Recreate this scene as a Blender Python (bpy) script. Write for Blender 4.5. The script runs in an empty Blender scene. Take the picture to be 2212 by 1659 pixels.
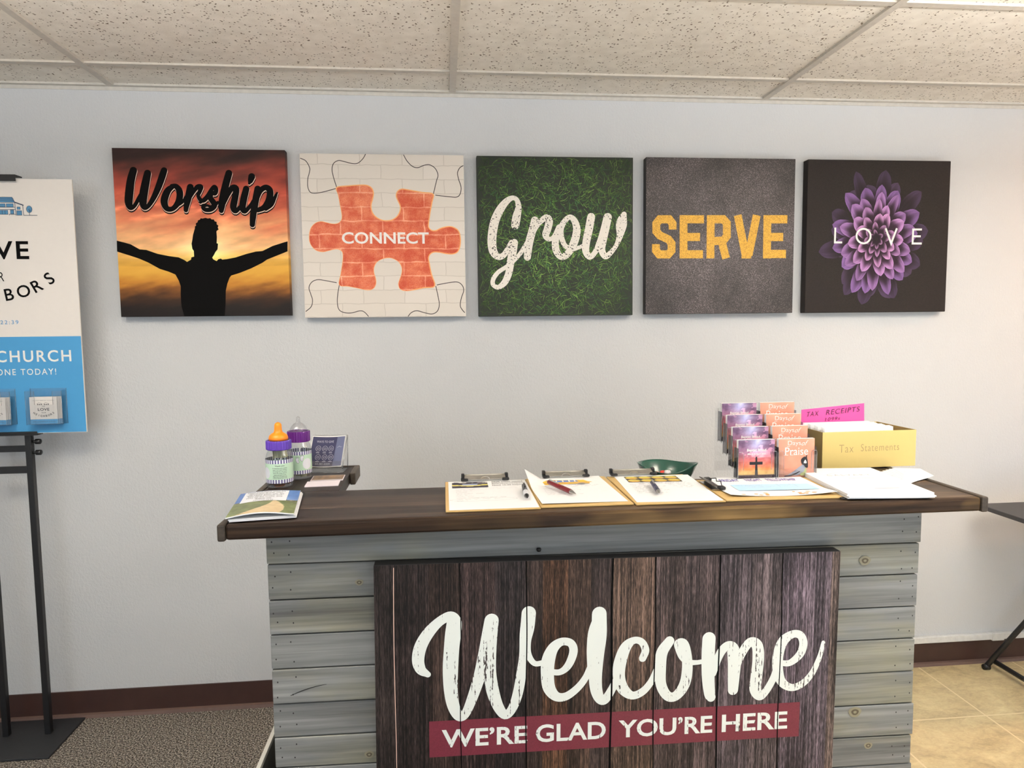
import bpy, bmesh, math, random
import numpy as np
from mathutils import Vector, Matrix

sc = bpy.context.scene
COL = sc.collection
random.seed(7); RNG = np.random.default_rng(11)
PI = math.pi

# ------------------------------------------------------------------ camera
CAM = (1.0425, -2.7312, 1.4743)
cr, cu, cf = Vector((.9952, -.0974, -.0109)), Vector((.0188, .0803, .9966)), Vector((.0962, .992, -.0817))
cd = bpy.data.cameras.new('camera')
cd.sensor_fit = 'HORIZONTAL'; cd.sensor_width = 36.0; cd.lens = 36.0 * 1513.93 / 2212.0
cd.clip_start = .05
cam = bpy.data.objects.new('camera', cd); COL.objects.link(cam)
m3 = Matrix((cr, cu, -cf)).transposed()
cam.matrix_world = Matrix.Translation(CAM) @ m3.to_4x4()
sc.camera = cam

# ------------------------------------------------------------------ light, world, exposure
sc.view_settings.view_transform = 'Standard'; sc.view_settings.look = 'None'
sc.view_settings.gamma = 1.0; sc.view_settings.exposure = 0.0
wd = bpy.data.worlds.new('world'); sc.world = wd; wd.use_nodes = True
wd.node_tree.nodes['Background'].inputs[0].default_value = (.75, .85, 1, 1)
wd.node_tree.nodes['Background'].inputs[1].default_value = .5

def area(name, loc, aim, sx, sy, watts, colr, spread=180):
    l = bpy.data.lights.new(name, 'AREA'); l.shape = 'RECTANGLE'; l.size = sx; l.size_y = sy
    l.energy = watts; l.color = colr; l.spread = math.radians(spread)
    o = bpy.data.objects.new(name, l); COL.objects.link(o); o.location = loc
    o.rotation_euler = (Vector(aim) - Vector(loc)).to_track_quat('-Z', 'Y').to_euler()
    return o
CEIL = 2.3532
ROOM_X0, ROOM_X1, ROOM_Y0 = -3.2, 5.6, -6.4
# daylight through the shop windows and glass door in the wall behind the camera
area('window_daylight', (3.9, ROOM_Y0 + .06, 1.15), (3.9, 0, 1.1), 1.9, 1.9, 8, (.78, .89, 1.0))
area('window_daylight', (1.2, ROOM_Y0 + .06, 1.15), (1.2, 0, 1.1), 1.9, 1.9, 12, (.78, .89, 1.0))
area('window_daylight', (-1.5, ROOM_Y0 + .06, 1.15), (-1.3, 0, .7), 1.9, 1.9, 40, (.78, .89, 1.0))
area('glass_door_daylight', (ROOM_X1 - .05, -3.1, 1.08), (0, -2.2, 1.0), 2.0, 2.0, 24, (.74, .87, 1.0))
sl = bpy.data.lights.new('sun', 'SUN'); sl.energy = 20; sl.color = (.84, .92, 1); sl.angle = math.radians(.6)
so = bpy.data.objects.new('sun', sl); COL.objects.link(so); so.location = (0, -9, 6)
so.rotation_euler = Vector((.22, 1, -.52)).to_track_quat('-Z', 'Y').to_euler()
# added hanging lamps, a troffer (out of the frame) and the warm can light off to the right
for px_, wd_, wu_ in ((2.75, 12, 80), (.1, 6, 64)):     # hanging lamps added: overhead light down, extra light up to brighten the ceiling
    area('added_lamp_down', (px_, -1.72, CEIL - .285), (px_, -1.72, 0), 1.15, .2, wd_, (.86, .93, 1))
    area('added_lamp_up', (px_, -1.72, CEIL - .235), (px_, -1.72, 9), 1.15, .2, wu_, (1, .965, .925))
area('troffer_light', (-.4, -4.2, CEIL - .03), (-.4, -4.2, 0), 1.1, .5, 14, (.92, .96, 1))
area('can_light', (4.35, -.62, CEIL - .02), (4.2, -.5, 0), .16, .16, 16, (1, .5, .22))

# ------------------------------------------------------------------ colour + materials
def lin(c):
    c = c / 255.0
    return c / 12.92 if c <= .04045 else ((c + .055) / 1.055) ** 2.4
def rgb(r, g, b): return (lin(r), lin(g), lin(b), 1.0)
def rgb3(r, g, b): return (lin(r), lin(g), lin(b))

class NT:
    def __init__(s, name):
        s.m = bpy.data.materials.new(name); s.m.use_nodes = True
        s.t = s.m.node_tree; s.n = s.t.nodes; s.b = s.n['Principled BSDF']
        s._obj = None
    def node(s, typ, **k):
        n = s.n.new('ShaderNode' + typ)
        for a, v in k.items(): setattr(n, a, v)
        return n
    def link(s, a, b): s.t.links.new(a, b)
    def coord(s, scale=(1, 1, 1), kind='Object', rand=False):
        tc = s.node('TexCoord'); mp = s.node('Mapping'); mp.inputs['Scale'].default_value = scale
        s.link(tc.outputs[kind], mp.inputs['Vector'])
        if rand:
            oi = s.node('ObjectInfo'); mul = s.node('Math', operation='MULTIPLY'); mul.inputs[1].default_value = 37.0
            s.link(oi.outputs['Random'], mul.inputs[0])
            cb = s.node('CombineXYZ')
            for i in range(3): s.link(mul.outputs[0], cb.inputs[i])
            s.link(cb.outputs[0], mp.inputs['Location'])
        return mp.outputs[0]
    def noise(s, vec, scale, detail=3, rough=.5, dist=0):
        n = s.node('TexNoise'); n.inputs['Scale'].default_value = scale; n.inputs['Detail'].default_value = detail
        n.inputs['Roughness'].default_value = rough; n.inputs['Distortion'].default_value = dist
        s.link(vec, n.inputs['Vector']); return n.outputs['Fac']
    def voro(s, vec, scale, feature='F1', out='Distance'):
        n = s.node('TexVoronoi', feature=feature); n.inputs['Scale'].default_value = scale
        s.link(vec, n.inputs['Vector']); return n.outputs[out]
    def ramp(s, fac, stops, mode='LINEAR'):
        n = s.node('ValToRGB'); r = n.color_ramp; r.interpolation = mode
        while len(r.elements) < len(stops): r.elements.new(.5)
        for e, (p, c) in zip(r.elements, stops):
            e.position = p; e.color = c if isinstance(c, tuple) else (c, c, c, 1)
        s.link(fac, n.inputs[0]); return n.outputs[0]
    def mix(s, fac, a, b, mode='MIX'):
        n = s.node('Mix', data_type='RGBA', blend_type=mode)
        for sock, v in ((n.inputs[0], fac), (n.inputs[6], a), (n.inputs[7], b)):
            if isinstance(v, (int, float)): sock.default_value = v
            elif isinstance(v, tuple): sock.default_value = v
            else: s.link(v, sock)
        return n.outputs[2]
    def math(s, op, a, b=0.0):
        n = s.node('Math', operation=op)
        for i, v in enumerate((a, b)):
            if isinstance(v, (int, float)): n.inputs[i].default_value = v
            else: s.link(v, n.inputs[i])
        return n.outputs[0]
    def attr(s):
        n = s.node('Attribute'); n.attribute_name = 'Col'; return n.outputs['Color']
    def base(s, c):
        if isinstance(c, tuple): s.b.inputs['Base Color'].default_value = c
        else: s.link(c, s.b.inputs['Base Color'])
    def set(s, rough=.6, metal=0, spec=.5, coat=0):
        s.b.inputs['Roughness'].default_value = rough; s.b.inputs['Metallic'].default_value = metal
        s.b.inputs['Specular IOR Level'].default_value = spec; s.b.inputs['Coat Weight'].default_value = coat
        return s
    def bump(s, h, strength=.3, dist=.002):
        n = s.node('Bump'); n.inputs['Strength'].default_value = strength; n.inputs['Distance'].default_value = dist
        s.link(h, n.inputs['Height']); s.link(n.outputs[0], s.b.inputs['Normal'])

M = {}
def plain(name, c, rough=.6, metal=0, spec=.5, vary=.06, scale=60, coat=0):
    k = NT(name); v = k.coord()
    n = k.noise(v, scale, 2)
    d = tuple(x * (1 - vary) for x in c[:3]) + (1,); e = tuple(min(1, x * (1 + vary)) for x in c[:3]) + (1,)
    k.base(k.ramp(n, [(.3, d), (.7, e)])); k.set(rough, metal, spec, coat); M[name] = k.m; return k

# painted wall, orange-peel texture
k = NT('wall_paint'); v = k.coord()
k.base(k.ramp(k.noise(v, 1.3, 3), [(.3, rgb(204, 205, 206)), (.7, rgb(208, 209, 210))]))
vs = k.coord((1.25, 1.25, .8))
h = k.math('ADD', k.noise(vs, 95, 3, .55), k.math('MULTIPLY', k.noise(vs, 210, 2, .5), .45))
k.bump(h, .38, .0045); k.set(.62, 0, .35); M['wall'] = k.m
plain('plain_wall', rgb(206, 205, 204), .7); plain('trim_white', rgb(214, 208, 198), .45)
plain('raceway', rgb(222, 221, 218), .4); plain('grid_white', rgb(200, 192, 180), .5); plain('wall_angle', rgb(204, 199, 190), .5)
# fissured ceiling tile
k = NT('ceiling_tile'); v = k.coord()
nz = k.node('TexNoise'); nz.inputs['Scale'].default_value = 55; k.link(v, nz.inputs['Vector'])
vd = k.node('VectorMath', operation='MULTIPLY_ADD'); k.link(nz.outputs['Color'], vd.inputs[0]); vd.inputs[1].default_value = (.02, .02, .0); k.link(v, vd.inputs[2])
vo = k.node('TexVoronoi'); vo.inputs['Scale'].default_value = 105; k.link(vd.outputs[0], vo.inputs['Vector'])
sep = k.node('SeparateColor'); k.link(vo.outputs['Color'], sep.inputs[0])
rad = k.math('MULTIPLY', k.math('MAXIMUM', k.math('SUBTRACT', sep.outputs[0], .22), 0), .46)
hole = k.math('LESS_THAN', vo.outputs['Distance'], rad)
b0 = k.ramp(k.noise(v, 26, 3), [(.3, rgb(228, 220, 207)), (.7, rgb(240, 233, 221))])
k.base(k.mix(hole, b0, rgb(128, 114, 98)))
k.bump(k.math('SUBTRACT', k.math('MULTIPLY', k.noise(v, 190, 2), .6), hole), .6, .002); k.set(.85, 0, .2); M['ceiling'] = k.m
# carpet
k = NT('carpet'); v = k.coord()
f = k.noise(v, 185, 3, .75)
c1 = k.ramp(f, [(.36, rgb(34, 32, 30)), (.45, rgb(88, 84, 80)), (.53, rgb(164, 160, 152)), (.62, rgb(240, 236, 228))])
c2 = k.ramp(k.noise(v, 130, 2, .7), [(.35, rgb(166, 160, 164)), (.5, rgb(222, 216, 204)), (.65, rgb(206, 182, 170))])
k.base(k.mix(.7, c1, c2, 'MULTIPLY')); k.bump(f, .9, .006); k.set(.95, 0, .1); M['carpet'] = k.m
plain('pale_bounce_floor', rgb(212, 214, 216), .5)
# tan stone tiles
k = NT('stone_tile'); v = k.coord()
sx = k.node('SeparateXYZ'); k.link(v, sx.inputs[0])
P = .432
def line(o, off):
    a = k.math('ABSOLUTE', k.math('SUBTRACT', k.math('FRACT', k.math('DIVIDE', k.math('ADD', o, off), P)), .5))
    return k.math('LESS_THAN', k.math('SUBTRACT', .5, a), .0075)
g = k.math('MAXIMUM', line(sx.outputs[0], 10 * P - 3.042), line(sx.outputs[1], 30 * P + .395))
va = k.coord((1, 1.6, 1))
c1 = k.ramp(k.noise(va, 5.5, 6, .65, .8), [(.3, rgb(172, 156, 126)), (.45, rgb(200, 184, 150)), (.6, rgb(216, 200, 164)), (.75, rgb(230, 214, 180))])
c2 = k.ramp(k.noise(va, 34, 5, .7, 1.2), [(.35, rgb(160, 146, 118)), (.6, rgb(214, 202, 172))])
k.base(k.mix(g, k.mix(.38, c1, c2, 'OVERLAY'), rgb(232, 214, 176)))
k.bump(k.math('SUBTRACT', k.math('MULTIPLY', k.noise(va, 25, 4), .5), g), .35, .003); k.set(.42, 0, .4); M['tile'] = k.m
plain('vinyl_base', rgb(62, 40, 34), .45, vary=.1, scale=14); plain('vinyl_toe', rgb(104, 82, 74), .5)

# stained dark bar top
def wood(name, cols, along, rough=.38, streak=1.0, bump=.25, patch=None, rand=True, fine=9.0, grow=False, spec=.3):
    k = NT(name); s1 = [16.0, 16.0, 16.0]; s1[along] = .8
    s2 = [95.0 * fine / 9, 95.0 * fine / 9, 95.0 * fine / 9]; s2[along] = 2.0
    a = k.noise(k.coord(tuple(s1), rand=rand), 1, 5, .6, .6); b = k.noise(k.coord(tuple(s2), rand=rand), 1, 4, .6)
    f = k.math('ADD', k.math('MULTIPLY', a, .62), k.math('MULTIPLY', b, .38 * streak))
    c = k.ramp(f, cols)
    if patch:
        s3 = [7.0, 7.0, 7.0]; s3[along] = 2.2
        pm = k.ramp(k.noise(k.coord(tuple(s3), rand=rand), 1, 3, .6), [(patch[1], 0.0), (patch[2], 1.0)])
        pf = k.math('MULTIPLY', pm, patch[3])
        if grow:      # worn patches, ramped up to the right to paint in the brighter light
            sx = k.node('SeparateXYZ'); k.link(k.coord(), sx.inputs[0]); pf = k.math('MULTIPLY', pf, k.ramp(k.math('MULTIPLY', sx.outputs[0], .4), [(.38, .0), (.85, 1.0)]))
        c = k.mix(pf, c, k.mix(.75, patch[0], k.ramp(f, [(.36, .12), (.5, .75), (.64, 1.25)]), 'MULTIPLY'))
    k.base(c); k.bump(f, bump, .002); k.set(rough, 0, spec); M[name] = k.m; return k
DK = [(.34, rgb(14, 10, 8)), (.46, rgb(34, 25, 20)), (.56, rgb(56, 43, 34)), (.72, rgb(98, 78, 62))]
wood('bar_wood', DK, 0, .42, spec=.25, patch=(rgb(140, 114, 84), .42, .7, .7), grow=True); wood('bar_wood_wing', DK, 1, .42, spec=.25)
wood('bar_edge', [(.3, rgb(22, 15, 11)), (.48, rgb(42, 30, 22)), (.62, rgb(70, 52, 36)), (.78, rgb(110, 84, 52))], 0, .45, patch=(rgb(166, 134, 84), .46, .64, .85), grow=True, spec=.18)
wood('bar_cap', [(.3, rgb(38, 33, 29)), (.7, rgb(84, 74, 64))], 1, .45)
wood('grey_board', [(.3, rgb(74, 75, 74)), (.44, rgb(108, 109, 108)), (.57, rgb(133, 134, 133)), (.75, rgb(166, 167, 164))], 0, .6, bump=.18, patch=(rgb(154, 149, 122), .5, .7, .6))
plain('counter_panel', rgb(110, 108, 102), .6); plain('nail', rgb(26, 24, 22), .5)
plain('black_metal', rgb(22, 22, 24), .42, vary=.1); plain('base_metal', rgb(40, 41, 44), .5, vary=.08)
plain('table_top', rgb(52, 51, 52), .45); plain('table_leg', rgb(34, 34, 36), .4)

# canvases
k = NT('canvas_black'); v = k.coord(); k.base(k.ramp(k.noise(v, 300, 2), [(.3, rgb(18, 15, 14)), (.7, rgb(26, 22, 21))])); k.set(.6); M['canvas_black'] = k.m
k = NT('canvas_charcoal'); v = k.coord(); k.base(k.ramp(k.noise(v, 400, 2), [(.3, rgb(34, 29, 28)), (.7, rgb(44, 38, 36))])); k.bump(k.noise(v, 700, 1), .2, .001); k.set(.7, 0, .25); M['canvas_charcoal'] = k.m
k = NT('picture'); k.base(k.attr()); k.set(.6, 0, .25); M['picture'] = k.m
k = NT('gloss_picture'); k.base(k.attr()); k.set(.28, 0, .5); M['gloss_picture'] = k.m
k = NT('white_brick_print'); v = k.coord((1, 1, 1))
def brick(k, c1, c2, mo, msize, rot=True):
    tc = k.node('TexCoord'); mp = k.node('Mapping'); mp.inputs['Rotation'].default_value = (PI / 2, 0, 0); k.link(tc.outputs['Object'], mp.inputs['Vector'])
    nz = k.node('TexNoise'); nz.inputs['Scale'].default_value = 18; k.link(mp.outputs[0], nz.inputs['Vector'])
    vd = k.node('VectorMath', operation='MULTIPLY_ADD'); k.link(nz.outputs['Color'], vd.inputs[0]); vd.inputs[1].default_value = (.012, .012, .012); k.link(mp.outputs[0], vd.inputs[2])
    b = k.node('TexBrick'); b.inputs['Scale'].default_value = 1; b.inputs['Brick Width'].default_value = .155; b.inputs['Row Height'].default_value = .051
    b.inputs['Mortar Size'].default_value = msize; b.inputs['Mortar Smooth'].default_value = .6
    b.inputs['Color1'].default_value = c1; b.inputs['Color2'].default_value = c2; b.inputs['Mortar'].default_value = mo
    k.link(vd.outputs[0], b.inputs['Vector']); return b
b = brick(k, rgb(226, 217, 207), rgb(222, 213, 202), rgb(206, 196, 185), .0022); k.base(b.outputs[0]); k.set(.6, 0, .3); M['white_brick'] = k.m
k = NT('red_brick_print'); b = brick(k, rgb(206, 92, 56), rgb(226, 128, 88), rgb(244, 186, 156), .003); v = k.coord()
sp = k.ramp(k.noise(v, 300, 3, .8), [(.42, rgb(214, 88, 52)), (.56, rgb(238, 178, 148))])
dk = k.ramp(k.noise(v, 22, 4, .6), [(.4, rgb(214, 100, 66)), (.62, rgb(255, 255, 255))])
k.base(k.mix(.6, k.mix(.3, b.outputs[0], sp), dk, 'MULTIPLY')); k.set(.6, 0, .3); M['red_brick'] = k.m
k = NT('asphalt_print'); v = k.coord()
s1 = k.ramp(k.noise(v, 380, 3, .75), [(.4, rgb(50, 45, 44)), (.53, rgb(92, 85, 85)), (.61, rgb(160, 152, 152)), (.7, rgb(225, 218, 214))])
s2 = k.ramp(k.noise(v, 5, 4, .6), [(.32, rgb(120, 116, 112)), (.66, rgb(255, 250, 255))])
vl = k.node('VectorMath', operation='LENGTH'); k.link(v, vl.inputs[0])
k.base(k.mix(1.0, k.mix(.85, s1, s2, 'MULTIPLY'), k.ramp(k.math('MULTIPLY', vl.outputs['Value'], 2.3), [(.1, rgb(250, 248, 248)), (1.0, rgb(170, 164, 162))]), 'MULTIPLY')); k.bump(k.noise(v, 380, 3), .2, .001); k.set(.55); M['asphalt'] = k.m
k = NT('yellow_paint_print'); v = k.coord()
k.base(k.ramp(k.noise(v, 420, 3, .75), [(.36, rgb(112, 84, 30)), (.45, rgb(206, 152, 40)), (.6, rgb(232, 180, 62))])); k.set(.55); M['yellow_paint'] = k.m
k = NT('distressed_white'); v = k.coord()
k.base(k.ramp(k.math('ADD', k.math('MULTIPLY', k.noise(v, 170, 2, .5), .8), k.math('MULTIPLY', k.noise(v, 9, 2), .2)), [(.385, rgb(40, 38, 30)), (.41, rgb(236, 228, 216))])); k.set(.55); M['distressed_white'] = k.m
k = NT('worn_white'); v = k.coord((190, 1, 5)); v2 = k.coord((1, 1, .35))
a = k.noise(v, 1, 3, .6); b2 = k.noise(v2, 260, 2, .6); c3 = k.noise(v2, 7, 2)
k.base(k.ramp(k.math('ADD', k.math('ADD', k.math('MULTIPLY', a, .45), k.math('MULTIPLY', b2, .3)), k.math('MULTIPLY', c3, .25)), [(.405, rgb(60, 50, 48)), (.425, rgb(232, 236, 230))])); k.set(.5); M['worn_white'] = k.m
plain('dashed_ink', rgb(58, 48, 44), .6, vary=.5, scale=90); plain('ink_black', rgb(10, 9, 9), .7, spec=.08); plain('pale_line', rgb(232, 196, 176), .55)
plain('print_white', rgb(240, 236, 230), .5); plain('maroon_band', rgb(112, 34, 52), .5, vary=.12, scale=300)
k = NT('barn_wood_print'); at_ = k.attr()
a = k.noise(k.coord((170, 1, 1.6)), 1, 5, .75, .4); b2 = k.noise(k.coord((520, 1, 40)), 1, 3, .7); c3 = k.noise(k.coord((14, 1, 3)), 1, 3)
f = k.math('ADD', k.math('ADD', k.math('MULTIPLY', a, .45), k.math('MULTIPLY', b2, .35)), k.math('MULTIPLY', c3, .2))
k.base(k.mix(1.0, at_, k.ramp(f, [(.40, .05), (.46, .22), (.52, .8), (.61, 2.9)]), 'MULTIPLY')); k.set(.55, 0, .25); M['barn_wood'] = k.m

# small things
def clear(name, tint, refl=.1, rough=.03, edge=.35):
    k = NT(name); tr = k.node('BsdfTransparent'); tr.inputs[0].default_value = tint
    gl = k.node('BsdfGlossy'); gl.inputs['Roughness'].default_value = rough
    lw = k.node('LayerWeight'); lw.inputs[0].default_value = .35
    f = k.math('ADD', k.math('MULTIPLY', lw.outputs['Facing'], edge), refl)
    mx = k.node('MixShader'); k.link(f, mx.inputs[0]); k.link(tr.outputs[0], mx.inputs[1]); k.link(gl.outputs[0], mx.inputs[2])
    k.link(mx.outputs[0], k.n['Material Output'].inputs['Surface']); M[name] = k.m
clear('clear_plastic', (.94, .945, .95, 1), .06, .05, .3); clear('acrylic', (.97, .975, .98, 1), .04, .03, .2)
clear('smoky_acrylic', (.62, .62, .64, 1), .08, .05, .25); clear('acrylic_rim', (.75, .76, .78, 1), .35, .15, .4)
for n, c, r in (('paper', (240, 240, 240), .7), ('board_tan', (198, 166, 108), .5), ('box_tan', (205, 182, 114), .6), ('box_dark', (160, 136, 80), .6),
                ('pink_card', (228, 82, 158), .6), ('orange_rubber', (246, 138, 22), .35), ('violet_plastic', (92, 58, 168), .3),
                ('plum_plastic', (92, 28, 118), .22), ('label_mint', (196, 226, 200), .4), ('label_white', (232, 234, 240), .4),
                ('label_stripe', (98, 92, 138), .4), ('text_dark', (48, 46, 50), .6), ('text_grey', (128, 128, 132), .6), ('pencil', (160, 138, 92), .6), ('marker', (70, 26, 60), .5),
                ('text_purple', (104, 92, 160), .6), ('table_blue', (178, 214, 238), .6), ('poster_white', (230, 223, 216), .55),
                ('poster_blue', (66, 144, 196), .5), ('house_blue', (74, 132, 172), .5), ('house_navy', (40, 58, 84), .5),
                ('navy_card', (44, 46, 80), .35), ('navy_card_light', (88, 94, 124), .35), ('card_grey', (178, 180, 190), .4), ('gold_card', (150, 118, 74), .4), ('pinkish_card', (236, 226, 232), .45),
                ('green_glaze', (40, 82, 70), .12), ('candy_red', (206, 60, 46), .3), ('candy_white', (232, 230, 232), .3),
                ('coin_copper', (132, 92, 72), .3), ('coin_silver', (150, 150, 156), .25), ('banknote', (172, 172, 140), .6),
                ('pen_red', (112, 24, 34), .3), ('pen_blue', (28, 30, 66), .3), ('pen_grey', (62, 62, 66), .35), ('pen_white', (216, 216, 220), .35),
                ('bus_yellow', (240, 186, 60), .6), ('bus_blue', (84, 128, 196), .6), ('field_olive', (90, 106, 44), .5), ('dark_binder', (44, 42, 42), .5),
                ('warm_panel', (255, 240, 215), .5), ('white_edge', (226, 224, 214), .5), ('bird_black', (26, 26, 32), .4), ('bird_blue', (150, 156, 172), .4), ('bird_green', (176, 188, 126), .4), ('orange_print', (236, 168, 104), .5)):
    plain(n, rgb(*c), r, vary=.008)
plain('steel_satin', rgb(176, 172, 164), .45, .8); plain('steel', rgb(190, 188, 184), .28, 1.0); plain('dark_steel', rgb(120, 112, 104), .35, 1.0)

# ------------------------------------------------------------------ mesh builder
def V2(u, v, d=0.0): return (u, -d, v)           # face looking at -y
def H2(u, v, d=0.0): return (u, v, d)            # face looking up
class MB:
    def __init__(s): s.v = []; s.f = []; s.mi = []; s.sm = []; s.c = None
    def add(s, vs, fs, mi=0, smooth=False, col=None):
        o = len(s.v); s.v.extend(vs)
        if col is not None or s.c is not None:
            if s.c is None: s.c = [(1, 1, 1)] * o
            if col is None: col = [(1, 1, 1)] * len(vs)
            if isinstance(col, tuple): col = [col] * len(vs)
            s.c.extend(col)
        for f in fs: s.f.append(tuple(i + o for i in f)); s.mi.append(mi); s.sm.append(smooth)
        return s
    def box(s, x0, x1, y0, y1, z0, z1, mi=0):
        v = [(x, y, z) for z in (z0, z1) for y in (y0, y1) for x in (x0, x1)]
        return s.add(v, [(0, 2, 3, 1), (4, 5, 7, 6), (0, 1, 5, 4), (2, 6, 7, 3), (1, 3, 7, 5), (0, 4, 6, 2)], mi)
    def hexa(s, v, mi=0):
        return s.add(v, [(0, 2, 3, 1), (4, 5, 7, 6), (0, 1, 5, 4), (2, 6, 7, 3), (1, 3, 7, 5), (0, 4, 6, 2)], mi)
    def obox(s, c, ax, ay, az, mi=0):
        c = Vector(c); ax, ay, az = Vector(ax), Vector(ay), Vector(az)
        return s.hexa([tuple(c + ax * i + ay * j + az * l) for l in (-1, 1) for j in (-1, 1) for i in (-1, 1)], mi)
    def poly(s, pts, mp=V2, d=0.0, mi=0, col=None):
        return s.add([mp(p[0], p[1], d) for p in pts], [tuple(range(len(pts)))], mi, False, col)
    def rect(s, u0, u1, v0, v1, mp=V2, d=0.0, mi=0, col=None):
        return s.poly([(u0, v0), (u1, v0), (u1, v1), (u0, v1)], mp, d, mi, col)
    def lathe(s, prof, seg=32, mi=0, c=(0, 0, 0), mod=None, cap=(True, True), smooth=True):
        vs = []; fs = []
        for j, (r, z) in enumerate(prof):
            for i in range(seg):
                a = 2 * PI * i / seg; rr = r * (mod(i, j) if mod else 1)
                vs.append((c[0] + rr * math.cos(a), c[1] + rr * math.sin(a), c[2] + z))
        n = len(prof)
        for j in range(n - 1):
            for i in range(seg):
                fs.append((j * seg + i, j * seg + (i + 1) % seg, (j + 1) * seg + (i + 1) % seg, (j + 1) * seg + i))
        if cap[0]: fs.append(tuple(range(seg - 1, -1, -1)))
        if cap[1]: fs.append(tuple((n - 1) * seg + i for i in range(seg)))
        return s.add(vs, fs, mi, smooth)
    def tube(s, pts, r, seg=10, mi=0, smooth=True):
        pts = [Vector(p) for p in pts]; vs = []; fs = []; n = len(pts); up = Vector((0, 0, 1))
        for j, p in enumerate(pts):
            t = (pts[min(j + 1, n - 1)] - pts[max(j - 1, 0)]).normalized()
            a = t.cross(up if abs(t.z) < .9 else Vector((1, 0, 0))).normalized(); b = t.cross(a)
            rr = r[j] if isinstance(r, (list, tuple)) else r
            for i in range(seg):
                q = 2 * PI * i / seg; vs.append(tuple(p + (a * math.cos(q) + b * math.sin(q)) * rr))
        for j in range(n - 1):
            for i in range(seg): fs.append((j * seg + i, (j + 1) * seg + i, (j + 1) * seg + (i + 1) % seg, j * seg + (i + 1) % seg))
        fs.append(tuple(range(seg))); fs.append(tuple((n - 1) * seg + i for i in range(seg - 1, -1, -1)))
        return s.add(vs, fs, mi, smooth)
    def grid(s, nx, ny, fn, mi=0, colf=None, smooth=True, flip=False):
        vs = []; fs = []; cs = [] if colf else None
        for j in range(ny + 1):
            for i in range(nx + 1):
                u, v = i / nx, j / ny; vs.append(fn(u, v))
                if colf: cs.append(colf(u, v))
        for j in range(ny):
            for i in range(nx):
                q = (j * (nx + 1) + i, j * (nx + 1) + i + 1, (j + 1) * (nx + 1) + i + 1, (j + 1) * (nx + 1) + i)
                fs.append(q[::-1] if flip else q)
        return s.add(vs, fs, mi, smooth, cs)
    def sheet(s, nx, ny, fn, th, mi=0):
        """closed thin slab following fn(u,v) -> point, thickness th downward"""
        vs = []; fs = []; w = nx + 1; N = w * (ny + 1)
        for lay in (0, 1):
            for j in range(ny + 1):
                for i in range(nx + 1):
                    p = fn(i / nx, j / ny); vs.append((p[0], p[1], p[2] - th * lay))
        for j in range(ny):
            for i in range(nx):
                q = (j * w + i, j * w + i + 1, (j + 1) * w + i + 1, (j + 1) * w + i)
                fs.append(q); fs.append(tuple(x + N for x in q[::-1]))
        ring = [i for i in range(w)] + [j * w + nx for j in range(1, ny + 1)] + [ny * w + i for i in range(nx - 1, -1, -1)] + [j * w for j in range(ny - 1, 0, -1)]
        for a, b in zip(ring, ring[1:] + ring[:1]): fs.append((a, a + N, b + N, b))
        return s.add(vs, fs, mi, False)
    def stroke(s, pts, mp=V2, d=0.0, mi=0, smooth=True, k=6, cap=True, dw=0.0, off=(0, 0), col=None):
        P = [np.array(p, float) for p in pts]
        if smooth and len(P) > 2:
            out = []; E = [2 * P[0] - P[1]] + P + [2 * P[-1] - P[-2]]
            for i in range(1, len(E) - 2):
                for t in np.linspace(0, 1, k, endpoint=False):
                    a, b, c, e = E[i - 1:i + 3]
                    out.append(.5 * (2 * b + (c - a) * t + (2 * a - 5 * b + 4 * c - e) * t * t + (3 * b - a - 3 * c + e) * t ** 3))
            P = out + [P[-1]]
        n = len(P); L = []; R_ = []
        for i in range(n):
            if smooth:
                t = P[min(i + 1, n - 1)][:2] - P[max(i - 1, 0)][:2]; t /= np.linalg.norm(t) + 1e-12; nn = np.array((-t[1], t[0])); mlt = 1
            else:
                ts = []
                if i > 0: t = P[i][:2] - P[i - 1][:2]; ts.append(t / np.linalg.norm(t))
                if i < n - 1: t = P[i + 1][:2] - P[i][:2]; ts.append(t / np.linalg.norm(t))
                t = sum(ts); t /= np.linalg.norm(t); nn = np.array((-t[1], t[0]))
                mlt = 1 / max(.3, float(nn @ np.array((-ts[0][1], ts[0][0]))))
            w = (P[i][2] + dw) / 2 * mlt; q = P[i][:2] + np.array(off)
            L.append(q + nn * w); R_.append(q - nn * w)
        pl = [mp(float(a[0]), float(a[1]), d + 1.2e-6 * i) for i, a in enumerate(L)] + [mp(float(a[0]), float(a[1]), d + 1.2e-6 * i) for i, a in enumerate(R_)]
        s.add(pl, [(n + i, n + i + 1, i + 1, i) for i in range(n - 1)], mi, False, col)
        if cap:
            for ci, q in enumerate((P[0], P[-1])):
                r = (q[2] + dw) / 2; q0 = q[:2] + np.array(off)
                s.poly([(q0[0] + r * math.cos(a), q0[1] + r * math.sin(a)) for a in np.linspace(0, 2 * PI, 20, endpoint=False)], mp, d + (3e-6 if ci == 0 else 1.2e-6 * n + 3e-6), mi, col)
        return s
    def text(s, body, u0, u1, v0, v1, mp=V2, d=0.0, mi=0, bold=0.0, space=1.0, shear=0.0, line=1.0, align='LEFT'):
        vs, fs = glyphs(body, bold, space, shear, line, align)
        a0, b0 = vs.min(0); a1, b1 = vs.max(0)
        if u1 is None: u1 = u0 + (a1 - a0) * (v1 - v0) / (b1 - b0)
        if u0 is None: u0 = u1 - (a1 - a0) * (v1 - v0) / (b1 - b0)
        o = [mp(float(u0 + (x - a0) / (a1 - a0) * (u1 - u0)), float(v0 + (y - b0) / (b1 - b0) * (v1 - v0)), d) for x, y in vs]
        return s.add(o, fs, mi)

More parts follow.
